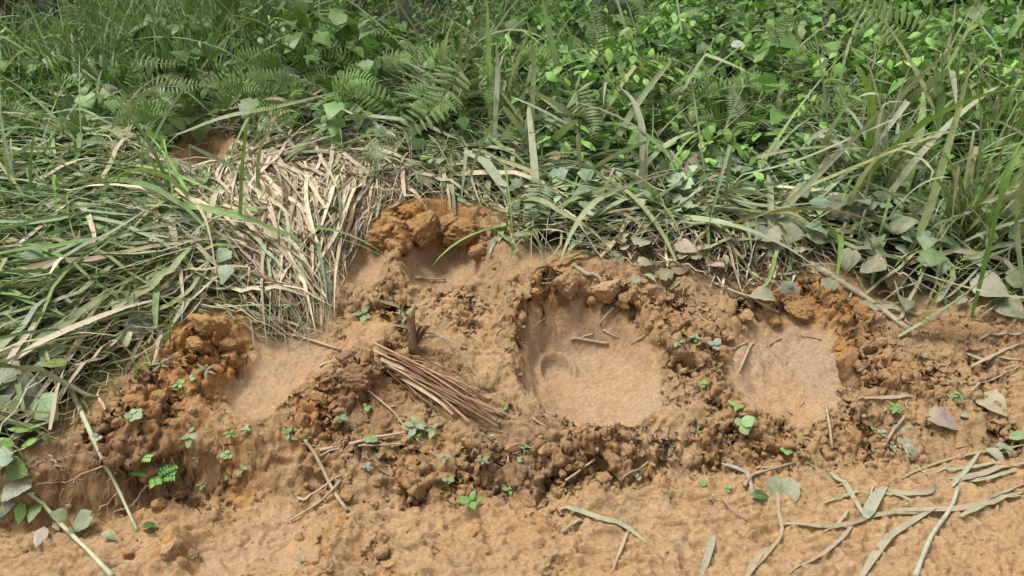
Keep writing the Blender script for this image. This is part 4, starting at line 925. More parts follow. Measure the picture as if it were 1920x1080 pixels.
for i in range(48):                                   # ferns scattered through the cover
    px = random.uniform(150, 1150) if i >= 34 else random.choice([random.uniform(1150, 1900), random.uniform(1150, 1900), random.uniform(20, 640)]); Y = random.uniform(3.6, 6.5) if i < 34 else random.uniform(3.5, 4.6)
    X = (px - 960) / FPX * (Y * .92 + .4); b = np.array([X, Y, 0]); b[2] = float(H(b[None, 0], b[None, 1])[0])
    t = thing('fern', 'green fern plant growing in the leafy cover ' + ('by the meadow grass' if X < 0 else 'by the tussocks'), 'fern', b, 'ferns in the leafy cover ' + ('left' if X < 0 else 'right'))
    for k in range(random.randint(3, 5)):
        az = random.uniform(0, 6.28); L_ = random.uniform(.3, .55); pts = []
        for s in np.linspace(0, 1, 5): pts.append(b + np.array([math.cos(az) * L_ * s * .8, math.sin(az) * L_ * s * .8, L_ * (s * .95 - .75 * s * s)]) + np.array([0, 0, .08 * s]))
        frond(np.array(pts), random.uniform(.05, .085), rcol(random.choice([LIME, GREEN, (.12, .2, .05)]), .1, .03), t, b, False, 20)
# ---- broad-leaved plants and vines, every large leaf its own part ---------------------
LEAFM = {}
for k_, (kd, cu, fo) in {'heart': ('heart', .12, .12), 'heart_curl': ('heart', .35, .35), 'oval': ('oval', .15, .2), 'round': ('round', .08, .08), 'oval_curl': ('oval', .45, .5), 'long': ('lance', .25, .25)}.items():
    V, F, UV = leaf_template(kd, 8, cu, fo)
    V = V + np.stack([0 * V[:, 0], 0 * V[:, 0], .02 * np.sin(V[:, 1] * 14 + V[:, 0] * 9)], -1)
    LEAFM[k_] = mesh_np(k_ + '_leaf', V, F, M_LEAF_O, None, UV)
def leaf_obj(parent, base, pos, nrm, az, size, color, shape, name='leaf', **kw):
    Rm = frames(np.asarray(nrm, float)[None], np.array([az]))[0]; m = Matrix.Identity(4)
    for a in range(3):
        for b_ in range(3): m[a][b_] = float(Rm[a, b_] * size)
        m[a][3] = float(pos[a] - base[a]) if parent is not None else float(pos[a])
    return add(name, LEAFM[shape], parent=parent, mw=m, color=color, **kw)
DG = (.115, .16, .085); DGR = (.10, .175, .05); PALEL = (.175, .205, .135); LGR = (.15, .26, .05)
def vine(label, leaves, lift=.03, cat='vine', name='vine', mat=True):
    pts = [(gm if mat else gp)(l[0], l[1]) for l in leaves]
    b = np.mean(pts, 0); b[2] = float(H(b[None, 0], b[None, 1])[0]); t = thing(name, label, cat, b)
    for l, p in zip(leaves, pts):
        px, py, sp, deg, c, sh, dust = l
        m = mpp(p); z = p + np.array([0, 0, lift * random.uniform(.6, 1.6)])
        toc = unit((C0 - z)[None])[0]; nr = np.array([0, 0, 1.]) * .75 + toc * .65 + np.array([random.gauss(0, .4), random.gauss(0, .4), 0])
        az = math.radians(-deg) ; size = sp * m * random.uniform(.8, 1.05)
        d = np.array([math.cos(az), math.sin(az), 0]); st = z - d * size * .45
        leaf_obj(t, b, st, nr, az, size, (*hsvj(c, 1, .1)[0], dust), sh)
        q = st - d * size * .5; q[2] = float(H(q[None, 0], q[None, 1])[0]) + .01
        V, F, UV = tube(spline([q - b, (q + st) / 2 - b + np.array([0, 0, .015]), st - b], 6), .0016, 5)
        add('petiole', mesh_np('petiole', V, F, M_STEM, None, UV), parent=t, color=(.20, .22, .10, .3))
V_ = vine
V_('dusty heart-leaved vine spread over the dark gap above the muddy reed stalk', [(1563, 408, 58, 80, (.09, .11, .075), 'heart', .35), (1612, 398, 55, 10, PALEL, 'heart', .7), (1690, 450, 46, 20, DG, 'heart', .6), (1640, 472, 42, 60, DG, 'heart', .4), (1592, 508, 52, 110, PALEL, 'heart', .6), (1637, 522, 58, 70, PALEL, 'heart', .7), (1742, 516, 52, 30, DGR, 'heart', .1), (1555, 545, 40, 120, DG, 'heart', .5), (1680, 540, 44, 100, BROWN, 'heart_curl', .4)], .045)
V_('dusty vine leaves beside the straight tan reed', [(1475, 452, 70, 30, DG, 'heart', .7), (1535, 466, 52, 10, DG, 'heart', .6), (1440, 470, 40, 200, PALEL, 'heart_curl', .8), (1482, 552, 52, 60, (.22, .25, .2), 'round', .7), (1425, 582, 46, 170, PALEL, 'heart_curl', .8), (1530, 430, 36, 120, DG, 'oval', .5), (1500, 380, 40, 100, DG, 'heart', .5)], .045)
V_('vine with clean green leaves in the tussock shade', [(1707, 388, 54, 60, DGR, 'heart', .15), (1815, 422, 46, 20, DGR, 'heart', .1), (1742, 436, 48, 90, (.07, .13, .04), 'heart', .1), (1780, 470, 40, 40, DGR, 'heart', .1), (1850, 470, 44, 120, DGR, 'heart', .1), (1790, 380, 40, 160, DGR, 'heart', .05), (1870, 420, 36, 60, LGR, 'heart', 0)], .045)
V_('large grey muddy leaves at the foot of the tussock', [(1850, 562, 74, 60, (.2, .22, .18), 'heart', .8), (1890, 590, 52, 80, DG, 'heart', .7), (1905, 545, 48, 20, DG, 'heart', .6), (1800, 575, 40, 140, DG, 'oval', .6), (1695, 580, 44, 100, DG, 'heart_curl', .6)], .045)
V_('vine of grey-green leaves crossing the grass clump', [(1565, 278, 58, 20, DG, 'heart', .3), (1620, 325, 62, 90, DGR, 'heart', .1), (1750, 288, 50, 10, (.18, .21, .16), 'heart', .5), (1468, 348, 48, 90, DG, 'heart', .4), (1640, 275, 40, 150, DGR, 'heart', .1), (1520, 320, 44, 60, DG, 'heart', .4), (1440, 290, 42, 200, DG, 'heart', .3), (1600, 215, 42, 30, DGR, 'heart', .05), (1690, 235, 46, 70, DGR, 'heart', .05)])
V_('vine with half-dead brown-edged leaves behind the leaf litter', [(1308, 335, 60, 150, (.22, .19, .12), 'heart', .7), (1290, 305, 55, 20, (.30, .22, .15), 'oval_curl', .5), (1262, 288, 50, 60, (.22, .22, .17), 'heart', .5), (1350, 245, 44, 80, DG, 'heart', .3), (1250, 262, 52, 120, DG, 'heart', .3), (1330, 375, 44, 40, PALEL, 'heart_curl', .6), (1285, 480, 46, 40, (.42, .36, .28), 'heart', .6)])
V_('pair of round grey leaves and a lime leaf on the central mound', [(980, 222, 46, 160, (.17, .24, .16), 'round', .2), (985, 246, 46, 180, (.18, .26, .15), 'heart', .2), (1016, 238, 36, 10, LGR, 'round', 0), (1085, 265, 54, 30, (.19, .23, .19), 'heart', .3), (1040, 290, 40, 60, DGR, 'heart', .2), (890, 226, 32, 0, DGR, 'round', .1)])
V_('grey leaves at the upper edge of the straw patch', [(680, 250, 50, 150, (.18, .23, .18), 'heart', .3), (800, 336, 56, 10, (.18, .25, .19), 'round', .4), (775, 322, 34, 100, PALEL, 'heart', .5), (700, 305, 36, 40, DG, 'heart', .4), (845, 310, 34, 60, OLIVE, 'heart', .1), (660, 215, 34, 60, DG, 'heart', .3)])
V_('leafy vine among the bright cover beside the kinked blade', [(1190, 168, 46, -60, LGR, 'heart', 0), (1217, 160, 34, -20, LGR, 'heart', 0), (1300, 185, 40, 30, LGR, 'heart', 0), (1240, 205, 42, 70, DGR, 'heart', .1), (1150, 215, 38, 140, DGR, 'heart', .1), (1330, 215, 36, 0, DGR, 'heart', .1)])
V_('grey three-leaved vine in the trampled grass', [(75, 484, 46, 100, (.16, .22, .14), 'heart', .2), (64, 502, 42, 160, (.17, .24, .15), 'heart', .2), (106, 504, 44, 20, (.16, .22, .13), 'heart', .2), (68, 400, 52, 20, DGR, 'heart', .1), (108, 400, 44, 60, PALEL, 'heart_curl', .4), (30, 380, 40, 180, DGR, 'heart', .1)])
V_('torn vine leaves lying above the orange clay lump', [(293, 556, 48, 90, DG, 'heart', .3), (275, 545, 38, 70, DGR, 'heart', .1), (226, 590, 38, 100, PALEL, 'heart', .3), (270, 622, 56, 10, (.2, .25, .18), 'heart', .5), (236, 650, 40, 70, (.24, .3, .16), 'heart', .2), (215, 665, 30, 120, (.40, .33, .2), 'oval_curl', .3), (403, 397, 46, 20, LGR, 'heart', .05), (425, 395, 34, 60, PALEL, 'oval_curl', .6)])
V_('broad dark leaf plant at the edge of the trampled grass', [(45, 752, 92, 20, (.13, .17, .11), 'heart', .3), (85, 782, 60, 50, (.17, .24, .13), 'heart', .2), (108, 698, 54, 160, (.13, .15, .03), 'oval', .1), (100, 675, 50, 90, (.17, .24, .14), 'heart', .3), (8, 790, 60, 100, DG, 'heart', .3), (18, 720, 50, 200, DG, 'heart', .3)])
V_('leafy vine hanging over the road edge by the pale stalk', [(8, 898, 52, 160, (.16, .22, .14), 'heart', .2), (36, 912, 48, 40, DGR, 'heart', .1), (38, 952, 56, 120, (.26, .30, .23), 'heart', .5), (2, 972, 60, 100, (.18, .24, .16), 'heart', .4), (70, 978, 50, 90, DGR, 'oval', .05), (45, 990, 44, 80, LGR, 'oval', 0), (150, 998, 46, 150, (.20, .26, .15), 'heart', .2), (122, 1008, 32, 190, (.2, .27, .15), 'heart', .2), (14, 940, 34, 60, DGR, 'heart', .1)], .05, mat=False)
V_('light green sprout with pointed leaves over the scarp', [(52, 828, 46, 170, LGR, 'oval', .05), (66, 815, 40, -60, (.16, .26, .1), 'oval', .05), (60, 845, 34, 140, LGR, 'oval', 0), (95, 850, 26, 40, DGR, 'oval', 0), (20, 850, 36, 200, LGR, 'oval', 0)], .04, 'plant', 'leafy_sprout', False)
V_('round green leaf plant by the dark bare hollow', [(305, 287, 44, 90, LGR, 'round', .05), (545, 172, 44, 110, (.12, .19, .12), 'heart', .2), (535, 202, 40, 60, (.12, .19, .12), 'heart', .2), (515, 215, 38, 160, DGR, 'heart', .1), (570, 138, 36, 20, (.22, .25, .22), 'heart', .4), (210, 200, 46, 120, (.2, .26, .17), 'heart_curl', .3), (222, 165, 42, 100, (.2, .26, .17), 'heart_curl', .3), (400, 170, 36, 60, DGR, 'round', .05)], .06, 'plant', 'leafy_plant')

# broad-leaved plant with long upright leaves, and others of its kind
def rosette(px, py, Y, nl, L_, label, c, shape='oval', name='broadleaf_plant', tilt=(.5, 1.0)):
    b = at(px, py, Y); b[2] = float(H(b[None, 0], b[None, 1])[0]); t = thing(name, label, 'plant', b)
    h = max(.05, at(px, py, Y)[2] - b[2] - .03)
    V, F, UV = tube(np.array([[0, 0, 0], [.01, 0, h * .5], [0, 0, h]]), [.005, .004, .003], 5); add('stem', mesh_np('stem', V, F, M_STEM, None, UV), parent=t, color=(.15, .2, .06, .05))
    for i in range(nl):
        az = 6.283 * i / nl + random.gauss(0, .25); ti = random.uniform(*tilt); nr = np.array([-math.cos(az) * math.sin(ti), -math.sin(az) * math.sin(ti), math.cos(ti)])
        leaf_obj(t, b, b + np.array([0, 0, h * random.uniform(.75, 1)]), nr, az, L_ * random.uniform(.75, 1.15), (*hsvj(c, 1, .14)[0], .02), shape)
rosette(370, 58, 4.9, 8, .30, 'large bright broad-leaved plant above the yellow leaf', (.14, .25, .035), 'oval', tilt=(-.1, .6))
rosette(205, 125, 4.2, 5, .12, 'plant with upright spoon-shaped pale leaves by the fine grass', (.16, .24, .12), 'oval', tilt=(.6, 1.2))
rosette(645, 60, 4.8, 7, .16, 'pale-leaved bush sprig at the top of the mound slope', (.2, .28, .14), 'oval')
rosette(560, 40, 5.2, 6, .14, 'sprig with one white underside leaf before the grass', (.16, .26, .08), 'oval')
rosette(1180, 90, 4.6, 7, .12, 'sprig of light leaves in front of the grey trunk', LIME, 'oval')
rosette(1700, 40, 4.4, 8, .15, 'leafy sprig with grey-green leaves behind the tussocks', GREEN, 'heart')
rosette(1300, 40, 5.5, 8, .17, 'dark green leafy bush sprig near the far shade', DGR, 'heart')
for i in range(46):
    px = random.uniform(60, 1900); Y = random.uniform(3.9, 6.2); py = 540 - 70 - (Y - 2.6) * 120 + random.uniform(-20, 40)
    if py < -10: py = random.uniform(0, 80)
    rosette(px, py, Y, random.randint(5, 8), random.uniform(.08, .14), 'broad-leaved weed growing out of the leafy cover ' + ('between the fine grass and the mound' if px < 800 else 'behind the grass tussocks'), random.choice([LIME, GREEN, DGR, LGR]), random.choice(['oval', 'heart', 'oval']), 'leafy_weed', (-.2, .9))
    o = [k for k in COL.objects if k.name.startswith('leafy_weed')][-1]; o['group'] = 'weeds in the cover ' + ('by the mound' if px < 800 else 'by the tussocks')
# single odd leaves
def lone(px, py, sp, deg, c, sh, lab, dust=.2, mat=True, up=.02, cat='leaf', group=None, name='fallen_leaf'):
    p = (gm if mat else gp)(px, py); p[2] += up; az = math.radians(-deg); toc = unit((C0 - p)[None])[0]
    size = sp * mpp(p) * 1.1; d = np.array([math.cos(az), math.sin(az), 0])
    leaf_obj(None, None, p - d * size * .5, np.array([random.gauss(0, .2), random.gauss(0, .2), 1.]) + toc * .5, az, size, (*c, dust), sh, name, label=lab, cat=cat, group=group)
lone(1375, 155, 22, 10, (.6, .62, .55), 'round', 'small white upturned leaf above the whitish fern', .0, up=.2)
lone(296, 75, 34, -80, (.62, .30, .03), 'oval', 'orange-yellow upright leaf beside the broad-leaved plant', 0, up=.25)
lone(78, 1013, 42, 80, (.40, .33, .30), 'oval', 'silvery leaf underside hanging below the roadside vine', .5, False)
lone(1775, 797, 52, 20, (.30, .22, .19), 'heart_curl', 'curled pinkish brown dead leaf on the mud slope', .5, False)
lone(1863, 765, 46, 70, (.36, .32, .2), 'heart_curl', 'pale half-green curled leaf on the bare mud', .4, False)
lone(1697, 822, 46, 80, (.25, .29, .2), 'heart', 'grey-green leaf stuck to the lower mud slope', .6, False)
lone(1706, 852, 34, 70, (.28, .33, .22), 'oval_curl', 'small folded grey-green leaf below a larger one on mud', .5, False)
lone(1470, 930, 60, 100, (.20, .24, .14), 'heart_curl', 'crumpled green leaf beside the bent tan blade', .5, False)
lone(1425, 938, 34, 0, (.06, .13, .03), 'oval_curl', 'small dark green leaf on the road near the crumpled one', .1, False)
lone(1885, 845, 34, 10, (.3, .32, .22), 'oval', 'pale leaf above the grass heap on the road', .5, False)
lone(1865, 860, 36, 60, (.3, .32, .24), 'oval_curl', 'grey leaf hanging from the olive stalk', .5, False)
lone(1910, 830, 40, 0, (.2, .27, .12), 'oval', 'green leaf among the small sprigs near the mud slope', .2, False)
lone(205, 1012, 26, 10, (.3, .36, .22), 'oval_curl', 'folded pale leaf scrap on the road by the vine', .2, False)
lone(285, 993, 30, -30, (.06, .14, .03), 'oval_curl', 'glossy dark green leaf scrap below the scarp', 0, False)
lone(107, 935 + 60, 20, 40, (.35, .28, .2), 'oval', 'tiny tan leaf on the road edge', .3, False)
for i in range(56):                                                       # dead leaves in the litter
    if i < 30: px, py = random.uniform(1150, 1500), random.uniform(430, 555)
    else: px, py = random.uniform(620, 1350), random.uniform(285, 370)
    lone(px, py, random.uniform(16, 36), random.uniform(0, 360), tuple(hsvj(random.choice([(.28, .20, .12), (.36, .29, .18), (.22, .23, .14), (.19, .12, .07), (.38, .33, .22)]), 1)[0]), random.choice(['heart_curl', 'oval_curl', 'heart', 'oval_curl']),
         'dry curled brown leaf in the litter above the mud' if i < 30 else 'withered leaf on the trampled grass below the ferns', .4, True, random.uniform(.005, .03), group='dead leaves in the litter' if i < 30 else 'withered leaves below the ferns')

# ---- seedlings on the bare mud ---------------------------------------------------------
def seedling(px, py, hpx, nl, lpx, label, c, shape='oval', dust=.15, group=None, comp=False):
    b = gp(px, py); m = mpp(b); t = thing('seedling', label, 'seedling', b, group); h = hpx * m; lean = np.array([random.gauss(0, .2), random.gauss(0, .2) - .1, 1.])
    V, F, UV = tube(np.array([[0, 0, -.01], lean * h * .5, lean * h]), [.0016, .0014, .001], 5); add('stem', mesh_np('stem', V, F, M_STEM, None, UV), parent=t, color=(.22, .24, .10, .2))
    for i in range(nl):
        az = i * 2.4 + random.gauss(0, .3); ti = random.uniform(-.1, .6); nr = np.array([-math.cos(az) * math.sin(ti), -math.sin(az) * math.sin(ti) - .35, math.cos(ti)])
        p = b + lean * h * (.35 + .65 * (i + 1) / nl)
        if comp:                                     # a leaf of many small leaflets
            d = np.array([math.cos(az), math.sin(az) , .15]); L_ = lpx * m
            for k in range(6):
                for sg in (-1, 1):
                    a2 = az + sg * 1.3; leaf_obj(t, b, p + d * L_ * (.2 + .8 * k / 5), nr, a2, L_ * .34, (*hsvj(c, 1, .1)[0], dust), 'oval', 'leaflet')
        else: leaf_obj(t, b, p, nr, az, lpx * m * random.uniform(.75, 1.2), (*hsvj(c, 1, .12)[0], dust), shape)
SE = [(255, 790, 18, 7, 22, 'round-leaved seedling on the orange lump beside the pale stalk', (.2, .3, .14), 'round', .2), (352, 845, 40, 7, 24, 'tall narrow-leaved seedling growing on the dark scarp', (.17, .27, .1), 'oval', .2),
      (455, 888, 14, 7, 16, 'greyish seedling at the foot of the scarp', (.2, .26, .15), 'oval', .3), (545, 830, 24, 5, 20, 'bright seedling right of the smooth ramp print', (.12, .24, .05), 'oval', .1),
      (640, 792, 14, 6, 18, 'star-shaped seedling on the dark brown lump', (.15, .26, .1), 'oval', .2), (775, 812, 22, 7, 30, 'seedling with large pale-edged oval leaves under the stem bundle', (.18, .27, .15), 'oval', .25),
      (808, 820, 18, 4, 22, 'yellow-green seedling beside the pale-edged one', (.22, .3, .1), 'oval', .1), (885, 950, 18, 5, 30, 'three-lobed bright green seedling at the ledge foot', (.13, .29, .05), 'oval', .05),
      (832, 870, 22, 6, 20, 'silvery upright seedling on the soil ledge', (.24, .28, .18), 'long', .3), (905, 870, 12, 6, 16, 'dull grey seedling on the soil ledge', (.2, .25, .17), 'oval', .3),
      (840, 905, 12, 6, 14, 'bright creeping seedling below the silvery one', (.14, .3, .06), 'round', .05), (985, 850, 18, 6, 18, 'grassy seedling left of the concentric mud folds', (.16, .27, .1), 'long', .1),
      (1270, 650, 14, 8, 18, 'creeping seedling between the two deep prints', (.18, .25, .13), 'oval', .3), (1300, 640, 14, 8, 16, 'second creeping seedling between the deep prints', (.17, .27, .12), 'oval', .3), (1338, 658, 16, 6, 20, 'blue-green seedling at the shaded print rim', (.19, .27, .19), 'round', .3),
      (1382, 770, 14, 3, 22, 'single bright leaf seedling on the rim crumbs', (.14, .30, .05), 'oval', .05), (1388, 805, 16, 4, 28, 'two-leaved bright seedling on crumbly rim', (.2, .33, .12), 'round', .1), (1192, 905, 12, 2, 14, 'tiny two-leaved seedling at the ledge edge', (.26, .32, .2), 'round', .2),
      (1675, 775, 16, 9, 18, 'feathery seedling below the small dark hole', (.12, .27, .05), 'oval', .05), (1785, 750, 18, 8, 16, 'small leafy seedling on the mud slope by the dead leaf', (.16, .28, .1), 'oval', .15),
      (700, 830, 12, 6, 18, 'round-leaved seedling by the long reed', (.14, .26, .07), 'round', .1), (690, 880, 10, 6, 15, 'pale seedling under the long reed', (.2, .26, .15), 'oval', .25), (560, 1055, 10, 4, 18, 'small grassy sprout on the road clods', (.2, .25, .13), 'long', .2),
      (955, 925, 12, 5, 16, 'bright sprout at the lower ledge corner', (.13, .28, .05), 'oval', .05), (435, 820, 14, 5, 16, 'little seedling beside the smooth ramp print', (.17, .28, .08), 'oval', .1), (930, 800, 12, 5, 14, 'sprout at the tip of the stem bundle', (.18, .27, .12), 'long', .2),
      (1880, 850, 14, 6, 18, 'sprig near the grass heap on the road edge', (.2, .28, .15), 'oval', .3), (680, 600, 14, 5, 26, 'green sprig beside the smooth shelf', (.18, .28, .1), 'oval', .2), (760, 600, 12, 6, 30, 'feathery green sprig beside the broken reed stump', (.2, .3, .1), 'long', .15),
      (620, 375, 14, 6, 18, 'green sprig growing through the straw patch', (.13, .25, .05), 'oval', .05), (1400, 1090, 5, 3, 12, 'tiny sprout at the road', (.18, .27, .1), 'oval', .1), (390, 700, 12, 5, 28, 'drooping dark-leaved seedling on the orange lump', (.13, .15, .07), 'long', .3), (300, 690, 12, 5, 26, 'long-leaved seedling left of the orange lump', (.12, .2, .05), 'long', .15)]
for s_ in SE: seedling(s_[0], s_[1], s_[2], s_[3], s_[4] * .82, s_[5], tuple(np.array(s_[6]) * .8), s_[7], s_[8] + .2)
seedling(290, 905, 24, 5, 36, 'feathery compound-leaved seedling on the root-covered scarp', (.12, .28, .06), comp=True, dust=.05)
seedling(255, 865, 14, 2, 30, 'small compound-leaved seedling above the feathery one', (.15, .3, .06), comp=True, dust=.05)
for i in range(44):
    px = random.uniform(120, 1850); py = random.uniform(700, 920)
    q = gp(px, py)
    if float(bil(G_sm, q[None, 0], q[None, 1])[0]) > .2: continue
    seedling(px, py, random.uniform(5, 12), random.randint(3, 6), random.uniform(6, 12), 'tiny green weed sprout scattered on the crumbly mud', random.choice([(.14, .27, .06), (.2, .27, .15), (.17, .25, .1)]), random.choice(['oval', 'round', 'long']), .2, 'tiny sprouts on the mud')

# ---- bundle of dry stems, reed stump, purple shoot -----------------------------------------
b = gp(712, 690); t = thing('dry_stem_bundle', 'thick bundle of dry brown reed stems lying on the torn soil', 'reed stems', b)
A0, A1 = np.array([718, 690.]), np.array([930, 790.])
for i in range(90):
    u = random.uniform(-1, 1); sp0, sp1 = 24, 26; L0 = random.uniform(0, .15); L1 = random.choice([random.uniform(.35, .8), random.uniform(.8, 1.08)])
    off0 = np.array([16, 27]) * u + np.array([random.gauss(0, 4), random.gauss(0, 4)]); off1 = np.array([-6, 25]) * random.uniform(-1, 1) + np.array([random.gauss(0, 16), random.gauss(0, 8)])
    q0 = A0 + (A1 - A0) * L0 + off0; q1 = A0 + (A1 - A0) * L1 + off1
    p0 = gp(q0[0], q0[1]); p1 = gp(q1[0], q1[1]); lft = random.uniform(.0, .065)
    mid = p0 + (p1 - p0) * random.uniform(.3, .7) + np.array([random.gauss(0, .008), random.gauss(0, .012), 0]); mid[2] = max(mid[2], float(H(mid[None, 0], mid[None, 1])[0])) + lft * .8
    p0[2] += lft * .7; p1[2] += .008 + lft * .4; P = spline([p0, mid, p1], 9)
    P[:, 2] = np.maximum(P[:, 2], H(P[:, 0], P[:, 1]) + .006)
    if i % 3 == 0: V, F, UV = ribbons((P - b)[None], np.array([random.uniform(.004, .008)]), rng.normal(0, .6, 1), rng.normal(0, .5, 1), .5, np.linspace(1, .6, 9))
    else: V, F, UV = tube(P - b, np.linspace(random.uniform(.0014, .005), .001, 9), 6)
    add('stem', mesh_np('stem', V, F, M_DRY_O, None, UV), parent=t, color=(*hsvj(random.choice([(.34, .19, .10), (.46, .32, .19), (.20, .10, .06), (.30, .16, .09), (.38, .24, .13), (.15, .08, .055)]), 1, .12)[0], .25))
b = gp(775, 662); t = thing('reed_stump', 'broken upright brown reed stump with dry drooping leaves', 'stump', b)
P = spline([b, at(773, 630, b[1] + .01), at(771, 600, b[1] + .02), at(774, 583, b[1] + .02)], 8)
V, F, UV = tube(P - b, [.016, .015, .014, .0145, .013, .012, .011, .006], 8); add('stalk', mesh_np('stalk', V, F, M_DRY_O, None, UV), parent=t, color=(.20, .12, .07, .3))
for pts, wd, c in [([(774, 600), (782, 572), (818, 556)], .008, TAN), ([(772, 605), (745, 575), (705, 562)], .010, (.36, .28, .19)), ([(775, 640), (800, 625), (835, 640), (870, 690)], .007, (.26, .18, .13)), ([(778, 645), (805, 632), (850, 640), (892, 715), (896, 732)], .005, (.38, .29, .19)), ([(778, 650), (800, 615), (812, 612)], .010, PURPLE), ([(772, 650), (780, 668), (820, 668), (828, 685)], .006, (.36, .29, .2)), ([(770, 625), (750, 600), (760, 565)], .005, TAN), ([(778, 640), (790, 612), (798, 618)], .009, PURPLE), ([(768, 615), (735, 610), (700, 618)], .006, (.3, .22, .14))]:
    p = spline([at(x_, y_, b[1] + .02 - .03 * k) for k, (x_, y_) in enumerate(pts)], 9); p[:, 2] = np.maximum(p[:, 2], H(p[:, 0], p[:, 1]) + .008)
    V, F, UV = ribbons((p - b)[None], np.array([wd]), rng.normal(0, .5, 1), rng.normal(0, .8, 1)); add('dry_leaf', mesh_np('dry_leaf', V, F, M_DRY_O, None, UV), parent=t, color=(*c, .35))
b = gp(705, 690); P = spline([b, at(700, 672, b[1]), at(695, 645, b[1] - .01)], 8)
one_blade('reed_shoot', P, 9, (.22, .11, .16, .1), M_DRY_O, 'pointed purple reed shoot at the head of the stem bundle', 'shoot', roll=1.2)
for i in range(60):                                             # straw scattered over the churned mud
    px, py = random.choice([(random.uniform(560, 960), random.uniform(560, 880)), (random.uniform(960, 1700), random.uniform(500, 650)), (random.uniform(900, 1900), random.uniform(740, 920))])
    a = random.uniform(0, 6.28); l = random.uniform(12, 45)
    P = lay_path([(px, py), (px + math.cos(a) * l * .5 + random.gauss(0, 3), py + math.sin(a) * l * .3), (px + math.cos(a) * l, py + math.sin(a) * l * .6)], .004, 8)
    if np.abs(np.diff(P[:, 2])).max() > .05: continue
    one_tube('straw_piece', P, random.uniform(2, 5), 2, rcol(random.choice([TAN, (.3, .21, .13), (.42, .34, .22)]), .15, .4), M_STEM, 'short dry straw piece scattered on the churned mud', 'straw', 'straw pieces on the churned mud')

# ---- roots hanging from the scarp -----------------------------------------------------------
ROOTS = [([(245, 845), (210, 875), (160, 890), (140, 920), (125, 960)], 5, 'longest pale root branching down the scarp'), ([(140, 905), (133, 935), (130, 965)], 3, 'short root beside the longest pale root'), ([(225, 920), (200, 950), (182, 975)], 4, 'pale root hanging low on the scarp by the long stalk'), ([(285, 912), (265, 925), (250, 950), (215, 962)], 5, 'crooked brown root under the feathery seedling'), ([(262, 935), (262, 950), (258, 960)], 3, 'short root tip beside the crooked brown root'), ([(95, 855), (115, 880), (130, 890)], 4, 'pale root at the top of the scarp'), ([(60, 915), (110, 910), (170, 900)], 2.5, 'thin level root along the scarp face'), ([(40, 885), (90, 870), (130, 860)], 2.5, 'thin root near the leafy sprout'), ([(310, 870), (290, 850), (272, 868)], 3, 'small root loop above the feathery seedling'), ([(205, 900), (205, 940), (200, 980)], 2, 'straight hanging rootlet on the scarp'), ([(322, 860), (325, 890), (330, 912)], 2, 'dark rootlet below the narrow-leaved seedling'), ([(470, 850), (472, 870), (470, 892)], 3, 'pale root by the greyish seedling'), ([(170, 850), (190, 880), (230, 890)], 2, 'fine root crossing behind the long stalk')]
for pts, wpx, lab in ROOTS:
    P = lay_path(pts, .006, 14); P[:, :2] += rng.normal(0, .003, (14, 2)); one_tube('root', P, wpx, wpx * .4, rcol((.36, .24, .16), .1, .3), M_STEM, lab, 'root')
for i in range(40):
    px = random.uniform(70, 400); py = random.uniform(830, 930); l = random.uniform(12, 40); a = random.gauss(1.5, .6)
    P = lay_path([(px, py), (px + math.cos(a) * l * .5 + random.gauss(0, 4), py + l * .45), (px + math.cos(a) * l, py + l * .9)], .004, 8)
    one_tube('root', P, random.uniform(1, 2.2), .6, rcol((.28, .18, .12), .15, .2), M_STEM, 'hair-thin rootlet hanging from the dark scarp', 'root', 'rootlets on the scarp')

# ---- clods and crumbs -------------------------------------------------------------------------
CL = []
for v in range(7):
    bm = bmesh.new(); bmesh.ops.create_icosphere(bm, subdivisions=5, radius=1); co = np.array([q.co[:] for q in bm.verts])
    o_ = v * 13.7; n = unit(co); r5 = np.random.default_rng(900 + v); co2 = n * (.85 + .25 * lumps3(co * 1.3 + o_, 300 + v))[:, None]
    for _ in range(9):                       # broken faces
        pn = unit(r5.normal(0, 1, (1, 3)))[0]; h_ = r5.uniform(.45, .75); e = co2 @ pn - h_; co2 = co2 - np.clip(e, 0, None)[:, None] * pn * .9
    co2 = co2 + n * (.16 * lumps3(co2 * 3.5 + o_, 310 + v) + .18 * lumps3(co2 * 7 + o_, 320 + v) + .08 * lumps3(co2 * 15 + o_, 330 + v) - .16)[:, None]; co2 = co2 * np.array([1, .9, .8])
    for q, c in zip(bm.verts, co2): q.co = c
    me = bpy.data.meshes.new('clod'); bm.to_mesh(me); bm.free(); me.polygons.foreach_set('use_smooth', np.full(len(me.polygons), True)); me.materials.append(M_CLOD); CL.append(me)
def clod(px, py, rpx, c, label, group=None, sink=.7):
    p = gp(px, py); r_ = rpx * mpp(p) * (.62 if rpx > 15 else .85)
    o = add('clod', random.choice(CL), label=label, cat='clod', group=group, color=(*(np.array(c) * random.uniform(.85, 1.12)), 1))
    o.location = (p[0], p[1], p[2] + r_ * (.5 - sink)); o.scale = (r_ * random.uniform(.9, 1.2), r_ * random.uniform(.9, 1.2), r_ * random.uniform(.8, 1.1)); o.rotation_euler = (random.uniform(-.4, .4), random.uniform(-.4, .4), random.uniform(0, 6.28))
OR_ = (.37, .215, .09); PL_ = (.42, .27, .14); DK_ = (.30, .185, .10)
